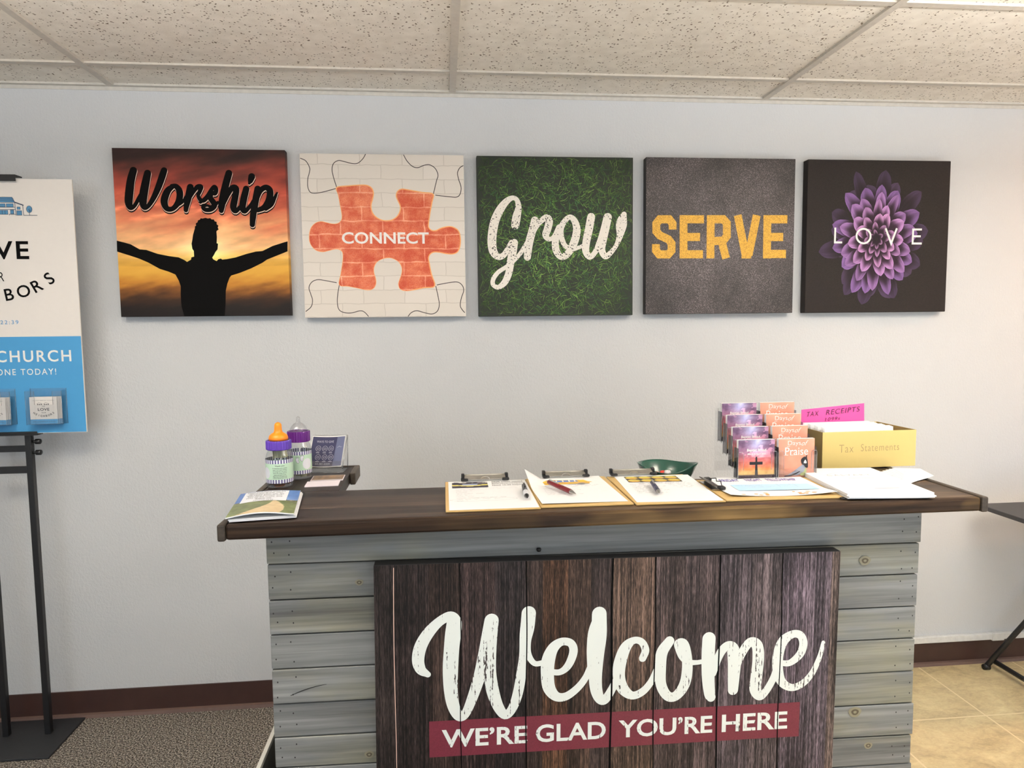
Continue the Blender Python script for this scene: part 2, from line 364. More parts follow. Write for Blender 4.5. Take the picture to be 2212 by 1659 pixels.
_gl = {}
def glyphs(body, bold, space, shear, line, align):
    key = (body, bold, space, shear, line, align)
    if key not in _gl:
        c = bpy.data.curves.new('lettering_curve', 'FONT'); c.body = body; c.offset = bold; c.space_character = space
        c.shear = shear; c.space_line = line; c.align_x = align; c.resolution_u = 4
        o = bpy.data.objects.new('lettering_curve', c); COL.objects.link(o)
        dg = bpy.context.evaluated_depsgraph_get(); me = bpy.data.meshes.new_from_object(o.evaluated_get(dg))
        vs = np.array([v.co[:2] for v in me.vertices]); fs = []
        for p in me.polygons:
            i = list(p.vertices)
            if p.normal.z < 0: i = i[::-1]
            fs.append(tuple(i))
        bpy.data.objects.remove(o); bpy.data.curves.remove(c); bpy.data.meshes.remove(me)
        _gl[key] = (vs, fs)
    return _gl[key]

def obj(name, mb, mats, parent=None, bevel=0.0, loc=None, rot=None, seg=2):
    me = bpy.data.meshes.new(name); me.from_pydata(mb.v, [], mb.f)
    mats = mats if isinstance(mats, (list, tuple)) else [mats]
    for m in mats: me.materials.append(M[m] if isinstance(m, str) else m)
    me.polygons.foreach_set('material_index', mb.mi); me.polygons.foreach_set('use_smooth', mb.sm)
    if mb.c is not None:
        ca = me.color_attributes.new('Col', 'FLOAT_COLOR', 'POINT')
        arr = np.ones((len(mb.v), 4), np.float32); arr[:, :3] = np.array(mb.c, np.float32); ca.data.foreach_set('color', arr.ravel())
    if bevel:
        bm = bmesh.new(); bm.from_mesh(me)
        es = [e for e in bm.edges if len(e.link_faces) == 2 and e.calc_face_angle(0) > .6]
        bmesh.ops.bevel(bm, geom=es, offset=bevel, segments=seg, affect='EDGES', profile=.5); bm.to_mesh(me); bm.free()
    me.update()
    o = bpy.data.objects.new(name, me); COL.objects.link(o)
    if parent: o.parent = parent
    if loc: o.location = loc
    if rot: o.rotation_euler = rot
    return o
def tag(o, label, cat, group=None, kind=None):
    o['label'] = label; o['category'] = cat
    if group: o['group'] = group
    if kind: o['kind'] = kind
    return o
def thing(name, label, cat, loc=(0, 0, 0), rz=0.0, group=None):
    o = bpy.data.objects.new(name, None); COL.objects.link(o); o.empty_display_size = .1
    o.location = loc; o.rotation_euler = (0, 0, rz); return tag(o, label, cat, group)
def struct(name, mb, mats, parent=None, bevel=0):
    o = obj(name, mb, mats, parent, bevel)
    if not parent: o['kind'] = 'structure'
    return o
def clone(o, label=None, loc=None, rz=None, parent=None):
    c = o.copy(); COL.objects.link(c)
    if parent: c.parent = parent
    if label: c['label'] = label
    if loc is not None: c.location = loc
    if rz is not None: c.rotation_euler = (0, 0, rz)
    for ch in list(o.children): clone(ch, parent=c)
    return c
def vnoise(x, y, seed=0):
    x = np.asarray(x, float); y = np.asarray(y, float); xi = np.floor(x).astype(int); yi = np.floor(y).astype(int)
    def hsh(a, b): return (np.abs(np.sin(a * 127.1 + b * 311.7 + seed * 74.7) * 43758.5453)) % 1.0
    fx = x - xi; fy = y - yi; fx = fx * fx * (3 - 2 * fx); fy = fy * fy * (3 - 2 * fy)
    return (hsh(xi, yi) * (1 - fx) + hsh(xi + 1, yi) * fx) * (1 - fy) + (hsh(xi, yi + 1) * (1 - fx) + hsh(xi + 1, yi + 1) * fx) * fy
def fbm(x, y, seed=0, o=4):
    return sum(vnoise(x * 2 ** i, y * 2 ** i, seed + i) * .5 ** (i + 1) for i in range(o)) / (1 - .5 ** o)
def grad(t, stops):
    for (a, ca), (b, cb) in zip(stops, stops[1:]):
        if t <= b:
            f = max(0, min(1, (t - a) / (b - a))); return tuple(x + (y - x) * f for x, y in zip(ca, cb))
    return stops[-1][1]
def c255(c): return rgb3(*[max(0, min(255, x)) for x in c])

DATA = {"worship":[[[-2306,2219,253],[-2411,1884,276],[-2488,1450,292],[-2526,1094,277],[-2478,905,185],[-2332,977,139],[-2164,1255,139],[-1996,1533,154],[-1902,1849,193]],[[-1823,2126,247],[-1904,1810,277],[-1988,1454,293],[-2035,1137,278],[-2000,919,193],[-1851,980,155],[-1663,1258,186],[-1469,1655,224],[-1314,2052,240],[-1247,2230,224]],[[-965,1679,155],[-1167,1499,233],[-1301,1142,256],[-1217,884,202],[-1003,885,171],[-796,1145,218],[-742,1463,233],[-849,1660,194],[-1003,1679,155]],[[-802,1025,117],[-640,1146,109],[-452,1425,117]],[[-364,1644,242],[-446,1306,242],[-531,987,195],[-558,827,156]],[[-401,1267,109],[-233,1526,141],[-110,1658,172],[7,1659,172],[-39,1508,149],[-104,1348,133],[-33,1197,149],[83,1170,141],[246,1311,133]],[[-37,1109,110],[187,1310,125],[375,1571,141],[478,1671,141],[532,1572,165],[487,1432,165],[370,1451,157],[323,1271,196],[449,1032,212],[324,864,173],[127,847,157],[45,942,133],[193,999,94],[406,932,102],[571,1113,102]],[[1009,2154,244],[895,1794,252],[780,1394,252],[703,994,244],[684,813,173]],[[743,994,134],[937,1395,173],[1105,1636,197],[1241,1597,221],[1188,1277,237],[1116,956,237],[1188,804,182],[1394,998,127],[1564,1279,127]],[[1597,1600,230],[1504,1279,246],[1440,958,238],[1505,797,182],[1689,959,135],[1879,1241,127]],[[1812,2042,246],[1754,1881,182],[1711,1793,87]],[[2005,1603,238],[1908,1161,246],[1809,678,231],[1763,315,191]],[[1936,1161,143],[2089,1524,183],[2293,1658,207],[2439,1526,239],[2387,1204,239],[2205,942,199],[1982,840,167]],[[2263,902,175],[2468,1044,160],[2597,1286,128],[2691,1468,64]]],"silhouette":[[-3014,-264],[-2767,-327],[-2539,-395],[-2240,-575],[-2008,-595],[-1627,-735],[-1242,-816],[-892,-865],[-701,-958],[-606,-1027],[-465,-946],[-449,-865],[-350,-837],[-352,-636],[-400,-555],[-419,-374],[-385,-233],[-353,-52],[-275,188],[-276,249],[-228,277],[-240,357],[-175,397],[-156,469],[-85,494],[-63,542],[15,534],[114,562],[192,535],[279,551],[328,503],[403,503],[431,439],[501,411],[497,331],[558,279],[531,211],[560,142],[511,110],[478,70],[485,-132],[467,-353],[514,-374],[489,-575],[414,-664],[350,-778],[286,-879],[323,-939],[439,-1000],[501,-932],[593,-911],[639,-948],[798,-932],[1118,-868],[1522,-738],[1844,-657],[2084,-637],[2451,-454],[2898,-311],[3000,-283],[2986,-650],[2558,-821],[2232,-951],[2068,-1065],[1660,-1267],[1254,-1429],[932,-1530],[869,-1611],[780,-1835],[717,-2079],[688,-2570],[638,-3004],[-797,-2999],[-879,-2639],[-887,-2232],[-871,-1907],[-932,-1705],[-1039,-1482],[-1269,-1380],[-1576,-1278],[-1954,-1056],[-2257,-915],[-2599,-794],[-3023,-654]],"puzzle":[[-1694,1779],[-1276,1841],[-879,1872],[-601,1867],[-424,1769],[-361,1591],[-395,1372],[-462,1133],[-428,894],[-293,715],[-75,596],[125,577],[327,618],[511,759],[617,979],[613,1139],[525,1338],[477,1498],[533,1657],[675,1738],[876,1720],[1439,1624],[1842,1567],[1796,1266],[1714,864],[1649,461],[1663,320],[1775,220],[1937,220],[2102,301],[2348,363],[2552,351],[2755,222],[2833,-21],[2819,-346],[2721,-570],[2535,-651],[2289,-639],[2044,-590],[1840,-582],[1696,-650],[1624,-792],[1648,-996],[1721,-1403],[1835,-1853],[1445,-1912],[1035,-1991],[749,-2018],[548,-1948],[491,-1764],[557,-1561],[623,-1358],[627,-1156],[531,-953],[332,-823],[131,-782],[-112,-830],[-317,-951],[-423,-1153],[-428,-1355],[-373,-1557],[-370,-1760],[-463,-1922],[-666,-1981],[-1066,-1898],[-1385,-1836],[-1703,-1785],[-1631,-1391],[-1560,-989],[-1531,-708],[-1566,-547],[-1703,-467],[-1862,-467],[-2102,-527],[-2301,-559],[-2536,-487],[-2707,-267],[-2737,11],[-2668,289],[-2505,468],[-2305,529],[-2109,489],[-1873,443],[-1674,471],[-1552,591],[-1526,770],[-1575,1127],[-1642,1522]],"seams":[[[-2981,2826,27],[-2782,2730,27],[-2653,2497,27],[-2658,2340,27],[-2725,2104,27],[-2742,1829,27],[-2682,1633,27],[-2547,1567,27],[-2231,1605,28],[-1694,1751,28]],[[-609,3003,28],[-713,2833,28],[-896,2673,28],[-1095,2652,28],[-1369,2715,28],[-1604,2756,28],[-1785,2644,28],[-1843,2427,28],[-1800,2152,28],[-1694,1779,28]],[[777,2997,28],[900,2773,28],[1096,2577,28],[1297,2531,28],[1540,2621,28],[1742,2636,28],[1942,2506,28],[2038,2268,28],[1973,2028,28],[1854,1567,28]],[[2992,2625,29],[2856,2536,29],[2771,2355,29],[2808,2116,29],[2893,1836,29],[2860,1594,29],[2736,1465,29],[2450,1471,29],[1923,1528,28]],[[-1801,-1712,28],[-2177,-1638,28],[-2494,-1596,28],[-2715,-1688,28],[-2821,-1888,28],[-2769,-2110,28],[-2709,-2352,28],[-2765,-2594,28],[-2970,-2774,28]],[[-1702,-1753,28],[-1773,-2116,28],[-1803,-2440,28],[-1751,-2704,28],[-1575,-2819,28],[-1294,-2838,28],[-970,-2763,28],[-810,-2814,28],[-661,-2978,28]],[[1876,-1853,29],[1951,-2222,29],[1994,-2551,29],[1919,-2797,29],[1712,-2906,29],[1425,-2854,29],[1140,-2778,29],[934,-2850,29],[809,-2992,29]],[[1918,-1812,29],[2351,-1733,29],[2681,-1705,29],[2864,-1817,29],[2931,-2023,29],[2836,-2310,29],[2789,-2598,29],[2869,-2764,29],[2959,-2868,29]]],"connect":[[-1562,-275],[1651,155]],"grow":[[[-1570,433,309],[-1518,742,317],[-1441,1100,235],[-1499,1376,178],[-1660,1454,178],[-1883,1334,242],[-2129,1037,307],[-2336,620,331],[-2443,144,339],[-2468,-253,332],[-2412,-572,308],[-2232,-751,243],[-2029,-692,219],[-1863,-452,203],[-1719,-213,203]],[[-1617,-221,285],[-1682,-572,309],[-1768,-972,293],[-1841,-1373,269],[-2000,-1714,244],[-2246,-1902,179],[-2448,-1792,171],[-2425,-1571,170],[-2239,-1332,162],[-1994,-1172,155],[-1666,-932,138],[-1377,-612,163],[-1171,-332,204],[-1005,-13,163]],[[-816,618,294],[-921,227,294],[-1048,-252,302],[-1118,-765,270]],[[-1006,-172,122],[-798,307,163],[-592,587,204],[-366,727,245],[-265,588,287],[-328,308,287],[-399,68,271],[-290,-84,181],[-104,-11,164],[62,309,164]],[[123,349,247],[-23,-91,271],[-5,-493,272],[179,-755,231],[427,-654,264],[677,-252,306],[802,231,298],[721,591,248],[536,751,189],[330,590,206],[185,310,230],[204,-11,206],[346,-332,190],[593,-473,165],[842,-413,141],[1049,-332,141]],[[1362,754,307],[1278,312,315],[1174,-171,299],[1152,-534,274],[1297,-756,225],[1505,-595,200],[1713,-170,250],[1880,314,291],[2005,749,316]],[[2013,749,316],[1922,314,308],[1817,-170,292],[1776,-494,275],[1921,-745,226],[2130,-595,192],[2339,-332,167],[2485,33,251],[2538,396,418],[2580,638,385],[2650,860,209]]],"serve":[[[-1940,259,323],[-1942,487,322],[-2079,653,322],[-2459,652,321],[-2593,485,321],[-2591,189,321],[-2455,39,322],[-2094,-124,323],[-1978,-278,323],[-1976,-544,323],[-2111,-695,323],[-2471,-695,322],[-2599,-544,322],[-2601,-299,322]],[[-1508,814,323],[-1492,-851,325]],[[-1663,655,323],[-684,658,325]],[[-1657,-25,324],[-838,-24,325]],[[-1651,-691,324],[-711,-692,326]],[[-412,818,326],[-408,-853,327]],[[-547,659,325],[96,661,327],[240,510,327],[248,10,328],[108,-162,328],[-536,-196,326]],[[44,-195,328],[230,-854,329]],[[675,823,328],[1025,-731,330]],[[1453,826,330],[1147,-731,331]],[[859,-698,330],[1259,-698,331]],[[1892,828,331],[1899,-857,333]],[[1730,667,331],[2715,671,333]],[[1743,-21,331],[2555,-19,333]],[[1738,-682,332],[2684,-683,334]]],"love":[[[-1822,358,75],[-1824,-225,76],[-1521,-225,76]],[[-330,27,76],[-336,-38,76],[-357,-101,76],[-393,-156,76],[-442,-202,76],[-500,-235,76],[-566,-254,76],[-634,-258,76],[-702,-246,76],[-766,-220,76],[-822,-180,76],[-868,-130,76],[-901,-71,76],[-918,-7,76],[-920,59,76],[-907,124,76],[-878,183,76],[-835,233,76],[-781,273,76],[-719,299,76],[-652,311,76],[-583,307,76],[-517,288,76],[-457,255,76],[-405,210,76],[-366,155,76],[-340,93,76],[-330,27,76]],[[303,334,77],[554,-266,77],[777,336,77]],[[1849,292,77],[1476,291,77],[1470,-265,77],[1862,-265,78]],[[1487,21,77],[1810,22,77]]],"bloom":[[-66,-56],[2429,-53],[-160,2731]],"welcome":[[[-4330,-2748,146],[-4495,-2618,252],[-4559,-2373,298],[-4490,-2032,304],[-4289,-1696,278],[-4022,-1433,232],[-3789,-1339,266],[-3697,-1480,366],[-3725,-1789,387],[-3760,-2133,374],[-3790,-2652,375],[-3783,-3175,335],[-3718,-3581,296],[-3585,-3835,243],[-3433,-3772,223],[-3263,-3377,257],[-3093,-2860,297],[-2957,-2343,351],[-2856,-1826,364],[-2798,-1475,350]],[[-2798,-1475,350],[-2839,-1896,357],[-2850,-2348,331],[-2840,-2767,311],[-2773,-3226,312],[-2637,-3639,266],[-2467,-3860,225],[-2296,-3710,226],[-2160,-3328,253],[-2076,-2839,246],[-2026,-2385,211],[-2004,-1862,231],[-1927,-1517,326],[-1897,-1327,354]],[[-1897,-1327,354],[-1910,-1692,306],[-1942,-2039,211],[-1907,-2355,164],[-1753,-2590,137],[-1530,-2583,137]],[[-1392,-2819,151],[-1117,-2839,159],[-911,-2665,200],[-793,-2335,214],[-864,-2121,200],[-1088,-2076,206],[-1293,-2225,275],[-1411,-2518,337],[-1433,-2870,330],[-1390,-3226,310],[-1216,-3454,242],[-974,-3467,208],[-698,-3278,188],[-492,-3022,174],[-374,-2743,153]],[[-391,-2743,118],[-396,-2282,139],[-348,-1862,173],[-231,-1515,173]],[[-163,-1413,368],[-164,-1940,390],[-213,-2467,362],[-242,-2998,335],[-210,-3356,301],[-120,-3575,252],[3,-3600,232],[157,-3375,211],[311,-3061,190]],[[940,-2584,191],[1007,-2381,198],[908,-2170,183],[714,-2119,183],[507,-2287,281],[372,-2672,323],[349,-3028,309],[452,-3337,289],[684,-3528,212],[947,-3444,198],[1156,-3210,177],[1299,-2894,156]],[[1614,-2176,249],[1425,-2471,298],[1398,-2899,284],[1423,-3295,271],[1589,-3585,250],[1803,-3596,251],[2012,-3325,280],[2082,-2932,280],[2048,-2499,257],[1953,-2262,271],[1828,-2246,199],[1842,-2382,164],[1943,-2602,164],[2106,-2735,150],[2321,-2756,122],[2500,-2735,122]],[[2622,-2158,345],[2612,-2596,346],[2625,-3138,332],[2672,-3575,290],[2711,-3679,239]],[[2760,-3072,144],[2892,-2609,217],[3067,-2383,231],[3230,-2426,312],[3293,-2736,349],[3287,-3170,313],[3279,-3515,270]],[[3320,-3063,145],[3470,-2599,218],[3679,-2301,240],[3870,-2382,292],[3917,-2728,307],[3881,-3199,308],[3862,-3527,308],[3985,-3716,228],[4156,-3571,199],[4329,-3257,191],[4429,-2934,184]],[[4518,-2876,147],[4757,-2876,170],[5008,-2669,214],[5090,-2399,222],[5008,-2177,207],[4805,-2132,206],[4554,-2303,272],[4437,-2643,287],[4440,-3044,280],[4554,-3371,236],[4817,-3531,193],[5110,-3435,186],[5359,-3161,164],[5529,-2766,134],[5618,-2386,104]]]}

# ================================================================== THE ROOM
wt = .12
struct('floor', MB().box(1.45, ROOM_X1, -2.5, 0, -.1, 0), 'tile')
struct('floor_carpet', MB().box(ROOM_X0, 1.45, ROOM_Y0, 0, -.1, 0), 'carpet')
struct('floor_bounce', MB().box(1.45, ROOM_X1, ROOM_Y0, -2.5, -.1, 0), 'pale_bounce_floor')  # unseen pale floor, added to bounce sunlight up to the ceiling
struct('ceiling', MB().box(ROOM_X0, ROOM_X1, ROOM_Y0, 0, CEIL + .004, CEIL + .1), 'ceiling')
struct('wall_back', MB().box(ROOM_X0 - wt, ROOM_X1 + wt, 0, wt, -.1, CEIL + .1), 'wall')
struct('wall_left', MB().box(ROOM_X0 - wt, ROOM_X0, ROOM_Y0, 0, -.1, CEIL + .1), 'plain_wall')
struct('wall_right', MB().box(ROOM_X1, ROOM_X1 + wt, ROOM_Y0, -4.15, -.1, CEIL + .1).box(ROOM_X1, ROOM_X1 + wt, -2.05, 0, -.1, CEIL + .1).box(ROOM_X1, ROOM_X1 + wt, -4.15, -2.05, 2.15, CEIL + .1), 'plain_wall')
b = MB()
for y in (-4.13, -3.12, -2.11): b.box(ROOM_X1 - .03, ROOM_X1 + .02, y, y + .04, 0, 2.14)
for z in (.0, 2.1): b.box(ROOM_X1 - .03, ROOM_X1 + .02, -4.09, -2.11, z, z + .04)
d_ = struct('door_1', b, 'trim_white')
struct('pane', MB().box(ROOM_X1 - .004, ROOM_X1 + .002, -4.09, -2.11, .04, 2.1), 'clear_plastic', d_)
b = MB().box(ROOM_X0 - wt, ROOM_X1 + wt, ROOM_Y0 - wt, ROOM_Y0, -.1, .15).box(ROOM_X0 - wt, ROOM_X1 + wt, ROOM_Y0 - wt, ROOM_Y0, 2.15, CEIL + .1)
for xa, xb in ((ROOM_X0 - wt, -2.48), (-.52, .22), (2.18, 2.92), (4.88, ROOM_X1 + wt)): b.box(xa, xb, ROOM_Y0 - wt, ROOM_Y0, .15, 2.15)
struct('wall_front', b, 'plain_wall')
for i, x in enumerate((3.9, 1.2, -1.5)):
    b = MB()
    for a in (-1, 1): b.box(x + a * 1.0 - .04, x + a * 1.0 + .04, ROOM_Y0, ROOM_Y0 + .05, .12, 2.18)
    for z in (.12, 2.12): b.box(x - .96, x + .96, ROOM_Y0, ROOM_Y0 + .05, z, z + .06)
    w_ = struct('window_%d' % (i + 1), b, 'trim_white')
    struct('pane', MB().box(x - .96, x + .96, ROOM_Y0 + .02, ROOM_Y0 + .026, .18, 2.12), 'clear_plastic', w_)
# suspended-ceiling grid
GX, G, D1 = -.1256, 1.2192, .219
b = MB(); n = 0
xs = [GX + G * i for i in range(-2, 5)]
ys = [-D1 - .6096 * j for j in range(0, 10)]
for x in xs:
    n += 1; struct('trim_%d' % n, MB().box(x - .012, x + .012, ROOM_Y0, -.022, CEIL - .004, CEIL + .006), 'grid_white')
for y in ys:
    n += 1; b = MB()
    for xa, xb in zip([ROOM_X0 - .012] + xs, xs + [ROOM_X1 + .012]): b.box(xa + .012, xb - .012, y - .012, y + .012, CEIL - .0025, CEIL + .006)
    struct('trim_%d' % n, b, 'grid_white')
n += 1
struct('trim_%d' % n, MB().box(ROOM_X0, ROOM_X1, -.022, 0, CEIL - .003, CEIL + .006).box(ROOM_X0, ROOM_X1, -.003, 0, CEIL - .015, CEIL - .003), 'wall_angle')
# vinyl cove base along the back wall
b = MB(); b.box(ROOM_X0, ROOM_X1, -.006, 0, .012, .1013, 0)
b.hexa([(ROOM_X0, -.02, 0), (ROOM_X1, -.02, 0), (ROOM_X0, 0, 0), (ROOM_X1, 0, 0), (ROOM_X0, -.017, .012), (ROOM_X1, -.017, .012), (ROOM_X0, 0, .016), (ROOM_X1, 0, .016)], 1)
struct('baseboard_back', b, ['vinyl_base', 'vinyl_toe'])
# surface cable raceway sitting on the baseboard, right half of the wall
r = thing('cable_raceway', 'white plastic cable raceway running along the wall on top of the brown baseboard', 'raceway', (1.6, 0, .102))
obj('channel', MB().box(0, ROOM_X1 - 1.61, -.018, 0, 0, .029), 'raceway', r, .003)
obj('joint_cover', MB().box(3.405 - 1.6 - .028, 3.405 - 1.6 + .028, -.0215, 0, -.004, .0315), 'raceway', r, .003)
# ceiling lights out of the frame; the two hanging lamps are added
for x in (2.75, .1):
    t = thing('added_pendant', 'added, unseen slim white linear lamp hanging above the %s of the counter' % ('right end' if x > 1 else 'left end'), 'light', (x, -1.72, CEIL))
    obj('housing', MB().box(-.58, .58, -.1, .1, -.28, -.24), 'trim_white', t, .004)
    for s_ in (-1, 1): obj('hanger', MB().tube([(s_ * .5, 0, -.24), (s_ * .5, 0, .003)], .003, 8), 'trim_white', t)
for x, y in ((-.4, -4.2),):
    t = thing('ceiling_light', 'flat ceiling troffer light behind the camera', 'light', (x, y, CEIL))
    b = MB()
    for a in (-1, 1): b.box(a * .585 - .015, a * .585 + .015, -.29, .29, -.012, .006).box(-.57, .57, a * .275 - .015, a * .275 + .015, -.012, .006)
    obj('frame', b, 'grid_white', t)
t = thing('recessed_light', 'round recessed ceiling light close to the wall at right', 'light', (4.35, -.62, CEIL))
obj('trim_ring', MB().lathe([(.1, 0), (.13, -.006), (.13, .004), (.1, .006)], 32, cap=(False, False)), 'trim_white', t)

# ================================================================== RECEPTION COUNTER
Z = 1.035
XL, XR, YF = .5285, 2.3895, -1.133
counter = thing('reception_counter', 'reception counter of grey boards with a dark wood bar top and welcome sign', 'counter', (1.45, -.83, 0))
def cpart(name, mb, mats, bevel=0, parent=None):
    o = obj(name, mb, mats, None, bevel)
    o.parent = parent or counter
    if parent is None: o.location = (-1.45, .83, 0)
    return o
# bar top: front plank run + two wings, edge strip, end caps
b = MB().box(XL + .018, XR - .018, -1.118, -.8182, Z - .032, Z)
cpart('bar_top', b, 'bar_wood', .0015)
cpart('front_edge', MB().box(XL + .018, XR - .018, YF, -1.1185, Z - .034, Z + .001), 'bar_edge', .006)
b = MB().box(XL + .018, .752, -.8175, -.492, Z - .032, Z); cpart('wing_top', b, 'bar_wood_wing', .0015)
b = MB().box(1.985, XR - .018, -.8175, -.50, Z - .032, Z); cpart('wing_top', b, 'bar_wood_wing', .0015)
cpart('end_cap', MB().box(XL, XL + .0175, YF - .003, -.49, Z - .036, Z + .003), 'bar_cap', .004)
cpart('end_cap', MB().box(XR - .0175, XR, YF - .003, -.50, Z - .036, Z + .003), 'bar_cap', .004)
b = MB().box(XL + .018, .769, -.4915, -.478, Z - .034, Z + .003).box(.7525, .769, -.60, -.492, Z - .034, Z + .003); cpart('edge_trim', b, 'bar_cap', .003)
# grey board cladding: every board its own part, slightly out of level like the sign
YB = -1.06
L = [.998, .918, .830, .745, .659, .572, .487, .411, .325, .239, .153, .067, .004]
R = [.998, .903, .820, .734, .647, .558, .469, .381, .302, .216, .130, .047, .004]
xl = [.6155, .6165, .617, .617, .6175, .6165, .617, .618, .618, .617, .6165, .617]
xr = [2.2685, 2.265, 2.262, 2.2615, 2.2605, 2.262, 2.2655, 2.2605, 2.266, 2.263, 2.2615, 2.264]
nail0 = None
for i in range(12):
    g = .0022; b = MB()
    a0, a1 = L[i] - g * (i > 0), L[i + 1] + g * .3; c0, c1 = R[i] - g * (i > 0), R[i + 1] + g * .3
    dy = [.0, .001, -.001, .0005, -.0015, .001, 0, -.001, .001, 0, -.001, 0][i]
    x0, x1 = xl[i], xr[i]
    b.hexa([(x0, YB + dy, a1), (x1, YB + dy, c1), (x0, YB + .018, a1), (x1, YB + .018, c1), (x0, YB + dy, a0), (x1, YB + dy, c0), (x0, YB + .018, a0), (x1, YB + .018, c0)])
    bo = cpart('board', b, 'grey_board', .0022)
    rr = random.Random(i)
    for s in (0, 1):
        for xx in ((.014, .052) if s == 0 else (-.014, -.05)):
            for zz in (.28, .72):
                px = (x0 if s == 0 else x1) + xx + rr.uniform(-.005, .005); z0, z1 = (a1, a0) if s == 0 else (c1, c0)
                pz = z0 + (z1 - z0) * (zz + rr.uniform(-.1, .1))
                if nail0 is None:
                    nail0 = obj('nail_head', MB().poly([(.0017 * math.cos(q), .0022 * math.sin(q)) for q in np.linspace(0, 2 * PI, 8, endpoint=False)], V2, .0003), 'nail', bo)
                    nl = nail0
                else: nl = nail0.copy(); COL.objects.link(nl); nl.parent = bo
                nl.location = (px, YB + dy, pz)
        # knots
# knots / checks on a few boards
k = plain('knot_light', rgb(140, 134, 112), .6); plain('knot_dark', rgb(92, 82, 64), .6)
for (x, z, r) in ((2.115, .862, .008), (2.1, .455, .009), (2.14, .36, .006), (.83, .865, .005), (.842, .43, .006)):
    kb = MB()
    for q, (f, mi) in enumerate(((1.7, 0), (1, 1), (.45, 0))):
        kb.poly([(x + r * f * 1.15 * math.cos(a) * (1 + .08 * math.sin(3 * a)), z + r * f * .9 * math.sin(a)) for a in np.linspace(0, 2 * PI, 20, endpoint=False)], V2, -YB + .0018 + q * .0002, mi)
    cpart('knot', kb, ['knot_light', 'knot_dark', 'nail'])
kb = MB(); kb.stroke([(.66, .593, .0016), (.69, .604, .0022), (.72, .612, .0018), (.745, .616, .0008)], V2, -YB + .0024, 2)
cpart('crack', kb, ['knot_light', 'knot_dark', 'nail'])
# carcass behind the boards
b = MB().box(.622, .640, YB + .0185, -.53, .0, Z - .034); cpart('side_panel', b, 'counter_panel')
b = MB().box(2.24, 2.258, YB + .0185, -.53, .0, Z - .034); cpart('side_panel', b, 'counter_panel')
cpart('back_frame', MB().box(.6405, 2.2395, YB + .0185, YB + .036, 0, Z - .034), 'counter_panel')
cpart('lower_shelf', MB().box(.6405, 2.2395, YB + .0365, -.62, .955, .973), 'counter_panel')
# nail from which the sign hangs
cpart('hanging_nail', MB().lathe([(.0045, -.004), (.006, 0), (.006, .002), (.0045, .004)], 12, c=(1.2655, YB - .006, .9285)).box(1.2635, 1.2675, YB - .006, YB + .006, .9265, .9305), 'nail')

# pale board leaning beside the counter, lower left
t = thing('leaning_panel', 'narrow grey panel with a white top edge standing against the counter left side', 'panel', (.571, -.9, 0))
obj('panel_board', MB().box(-.006, .0, -.16, .36, 0, .385), 'counter_panel', t)
obj('edge_strip', MB().box(-.0085, .0025, -.16, .36, .3855, .397), 'white_edge', t, .001).rotation_euler = (0, 0, 0)

# ================================================================== WELCOME SIGN
TH = math.radians(.72)
sign = thing('welcome_sign', 'large dark plank-print welcome sign with white script hanging on the counter front', 'sign', (1.4267, -1.0985, .9139))
sign.rotation_euler = (0, TH, 0)
HW0, HW1, SB = -.5577, .599, -.80
obj('sign_frame', MB().box(HW0, HW1, .0, .033, SB, -.0028), 'canvas_black', sign, .002)
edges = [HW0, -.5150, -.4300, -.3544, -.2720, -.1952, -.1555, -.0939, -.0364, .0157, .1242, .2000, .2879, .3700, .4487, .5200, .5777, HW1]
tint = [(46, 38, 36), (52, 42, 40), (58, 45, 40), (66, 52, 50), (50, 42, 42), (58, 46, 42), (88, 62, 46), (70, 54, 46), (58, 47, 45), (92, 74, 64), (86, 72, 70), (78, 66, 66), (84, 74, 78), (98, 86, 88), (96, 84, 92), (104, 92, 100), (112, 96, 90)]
b = MB()
for i, c in enumerate(tint):
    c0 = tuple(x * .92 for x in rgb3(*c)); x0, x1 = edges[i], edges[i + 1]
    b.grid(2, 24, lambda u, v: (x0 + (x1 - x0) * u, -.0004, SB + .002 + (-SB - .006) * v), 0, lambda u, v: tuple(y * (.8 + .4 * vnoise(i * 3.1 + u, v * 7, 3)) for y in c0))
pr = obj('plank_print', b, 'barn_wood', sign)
b = MB()
for x, w in ((-.3544, .0022), (-.1952, .0028), (.0157, .0044), (.1242, .0028), (.2879, .0036), (.4487, .0026)):
    b.stroke([(x + .0012 * math.sin(z * 17 + x * 40), z, w) for z in np.linspace(-.003, SB + .003, 24)], V2, .0016, 0, k=2, cap=False)
obj('plank_gaps', b, 'ink_black', sign)
obj('pale_seam', MB().stroke([(-.5110 + .0015 * math.sin(z * 9), z, .0016) for z in np.linspace(-.01, SB + .003, 20)], V2, .0012, 0, k=2, cap=False), 'pale_line', sign)
bn = obj('ribbon', MB().rect(-.4308, .5057, -.484, -.393, V2, .0008), 'maroon_band', sign)
b = MB(); F = 1e-4
for s in DATA['welcome']: b.stroke([(x * F, z * F, w * F * .985) for x, z, w in s], V2, .0013 + .00002 * len(b.f) / 100)
obj('script_lettering', b, 'worn_white', sign)
b = MB(); q = (-.4612, -.4155)
for tx, u0, u1 in (("WE’RE", -.4008, -.1918), ("GLAD", -.1712, .0036), ("YOU’RE", .0360, .2765), ("HERE", .3012, .4737)):
    b.text(tx, u0, u1, q[0], q[1], V2, .0012, 0, .022)
obj('ribbon_lettering', b, 'worn_white', bn)

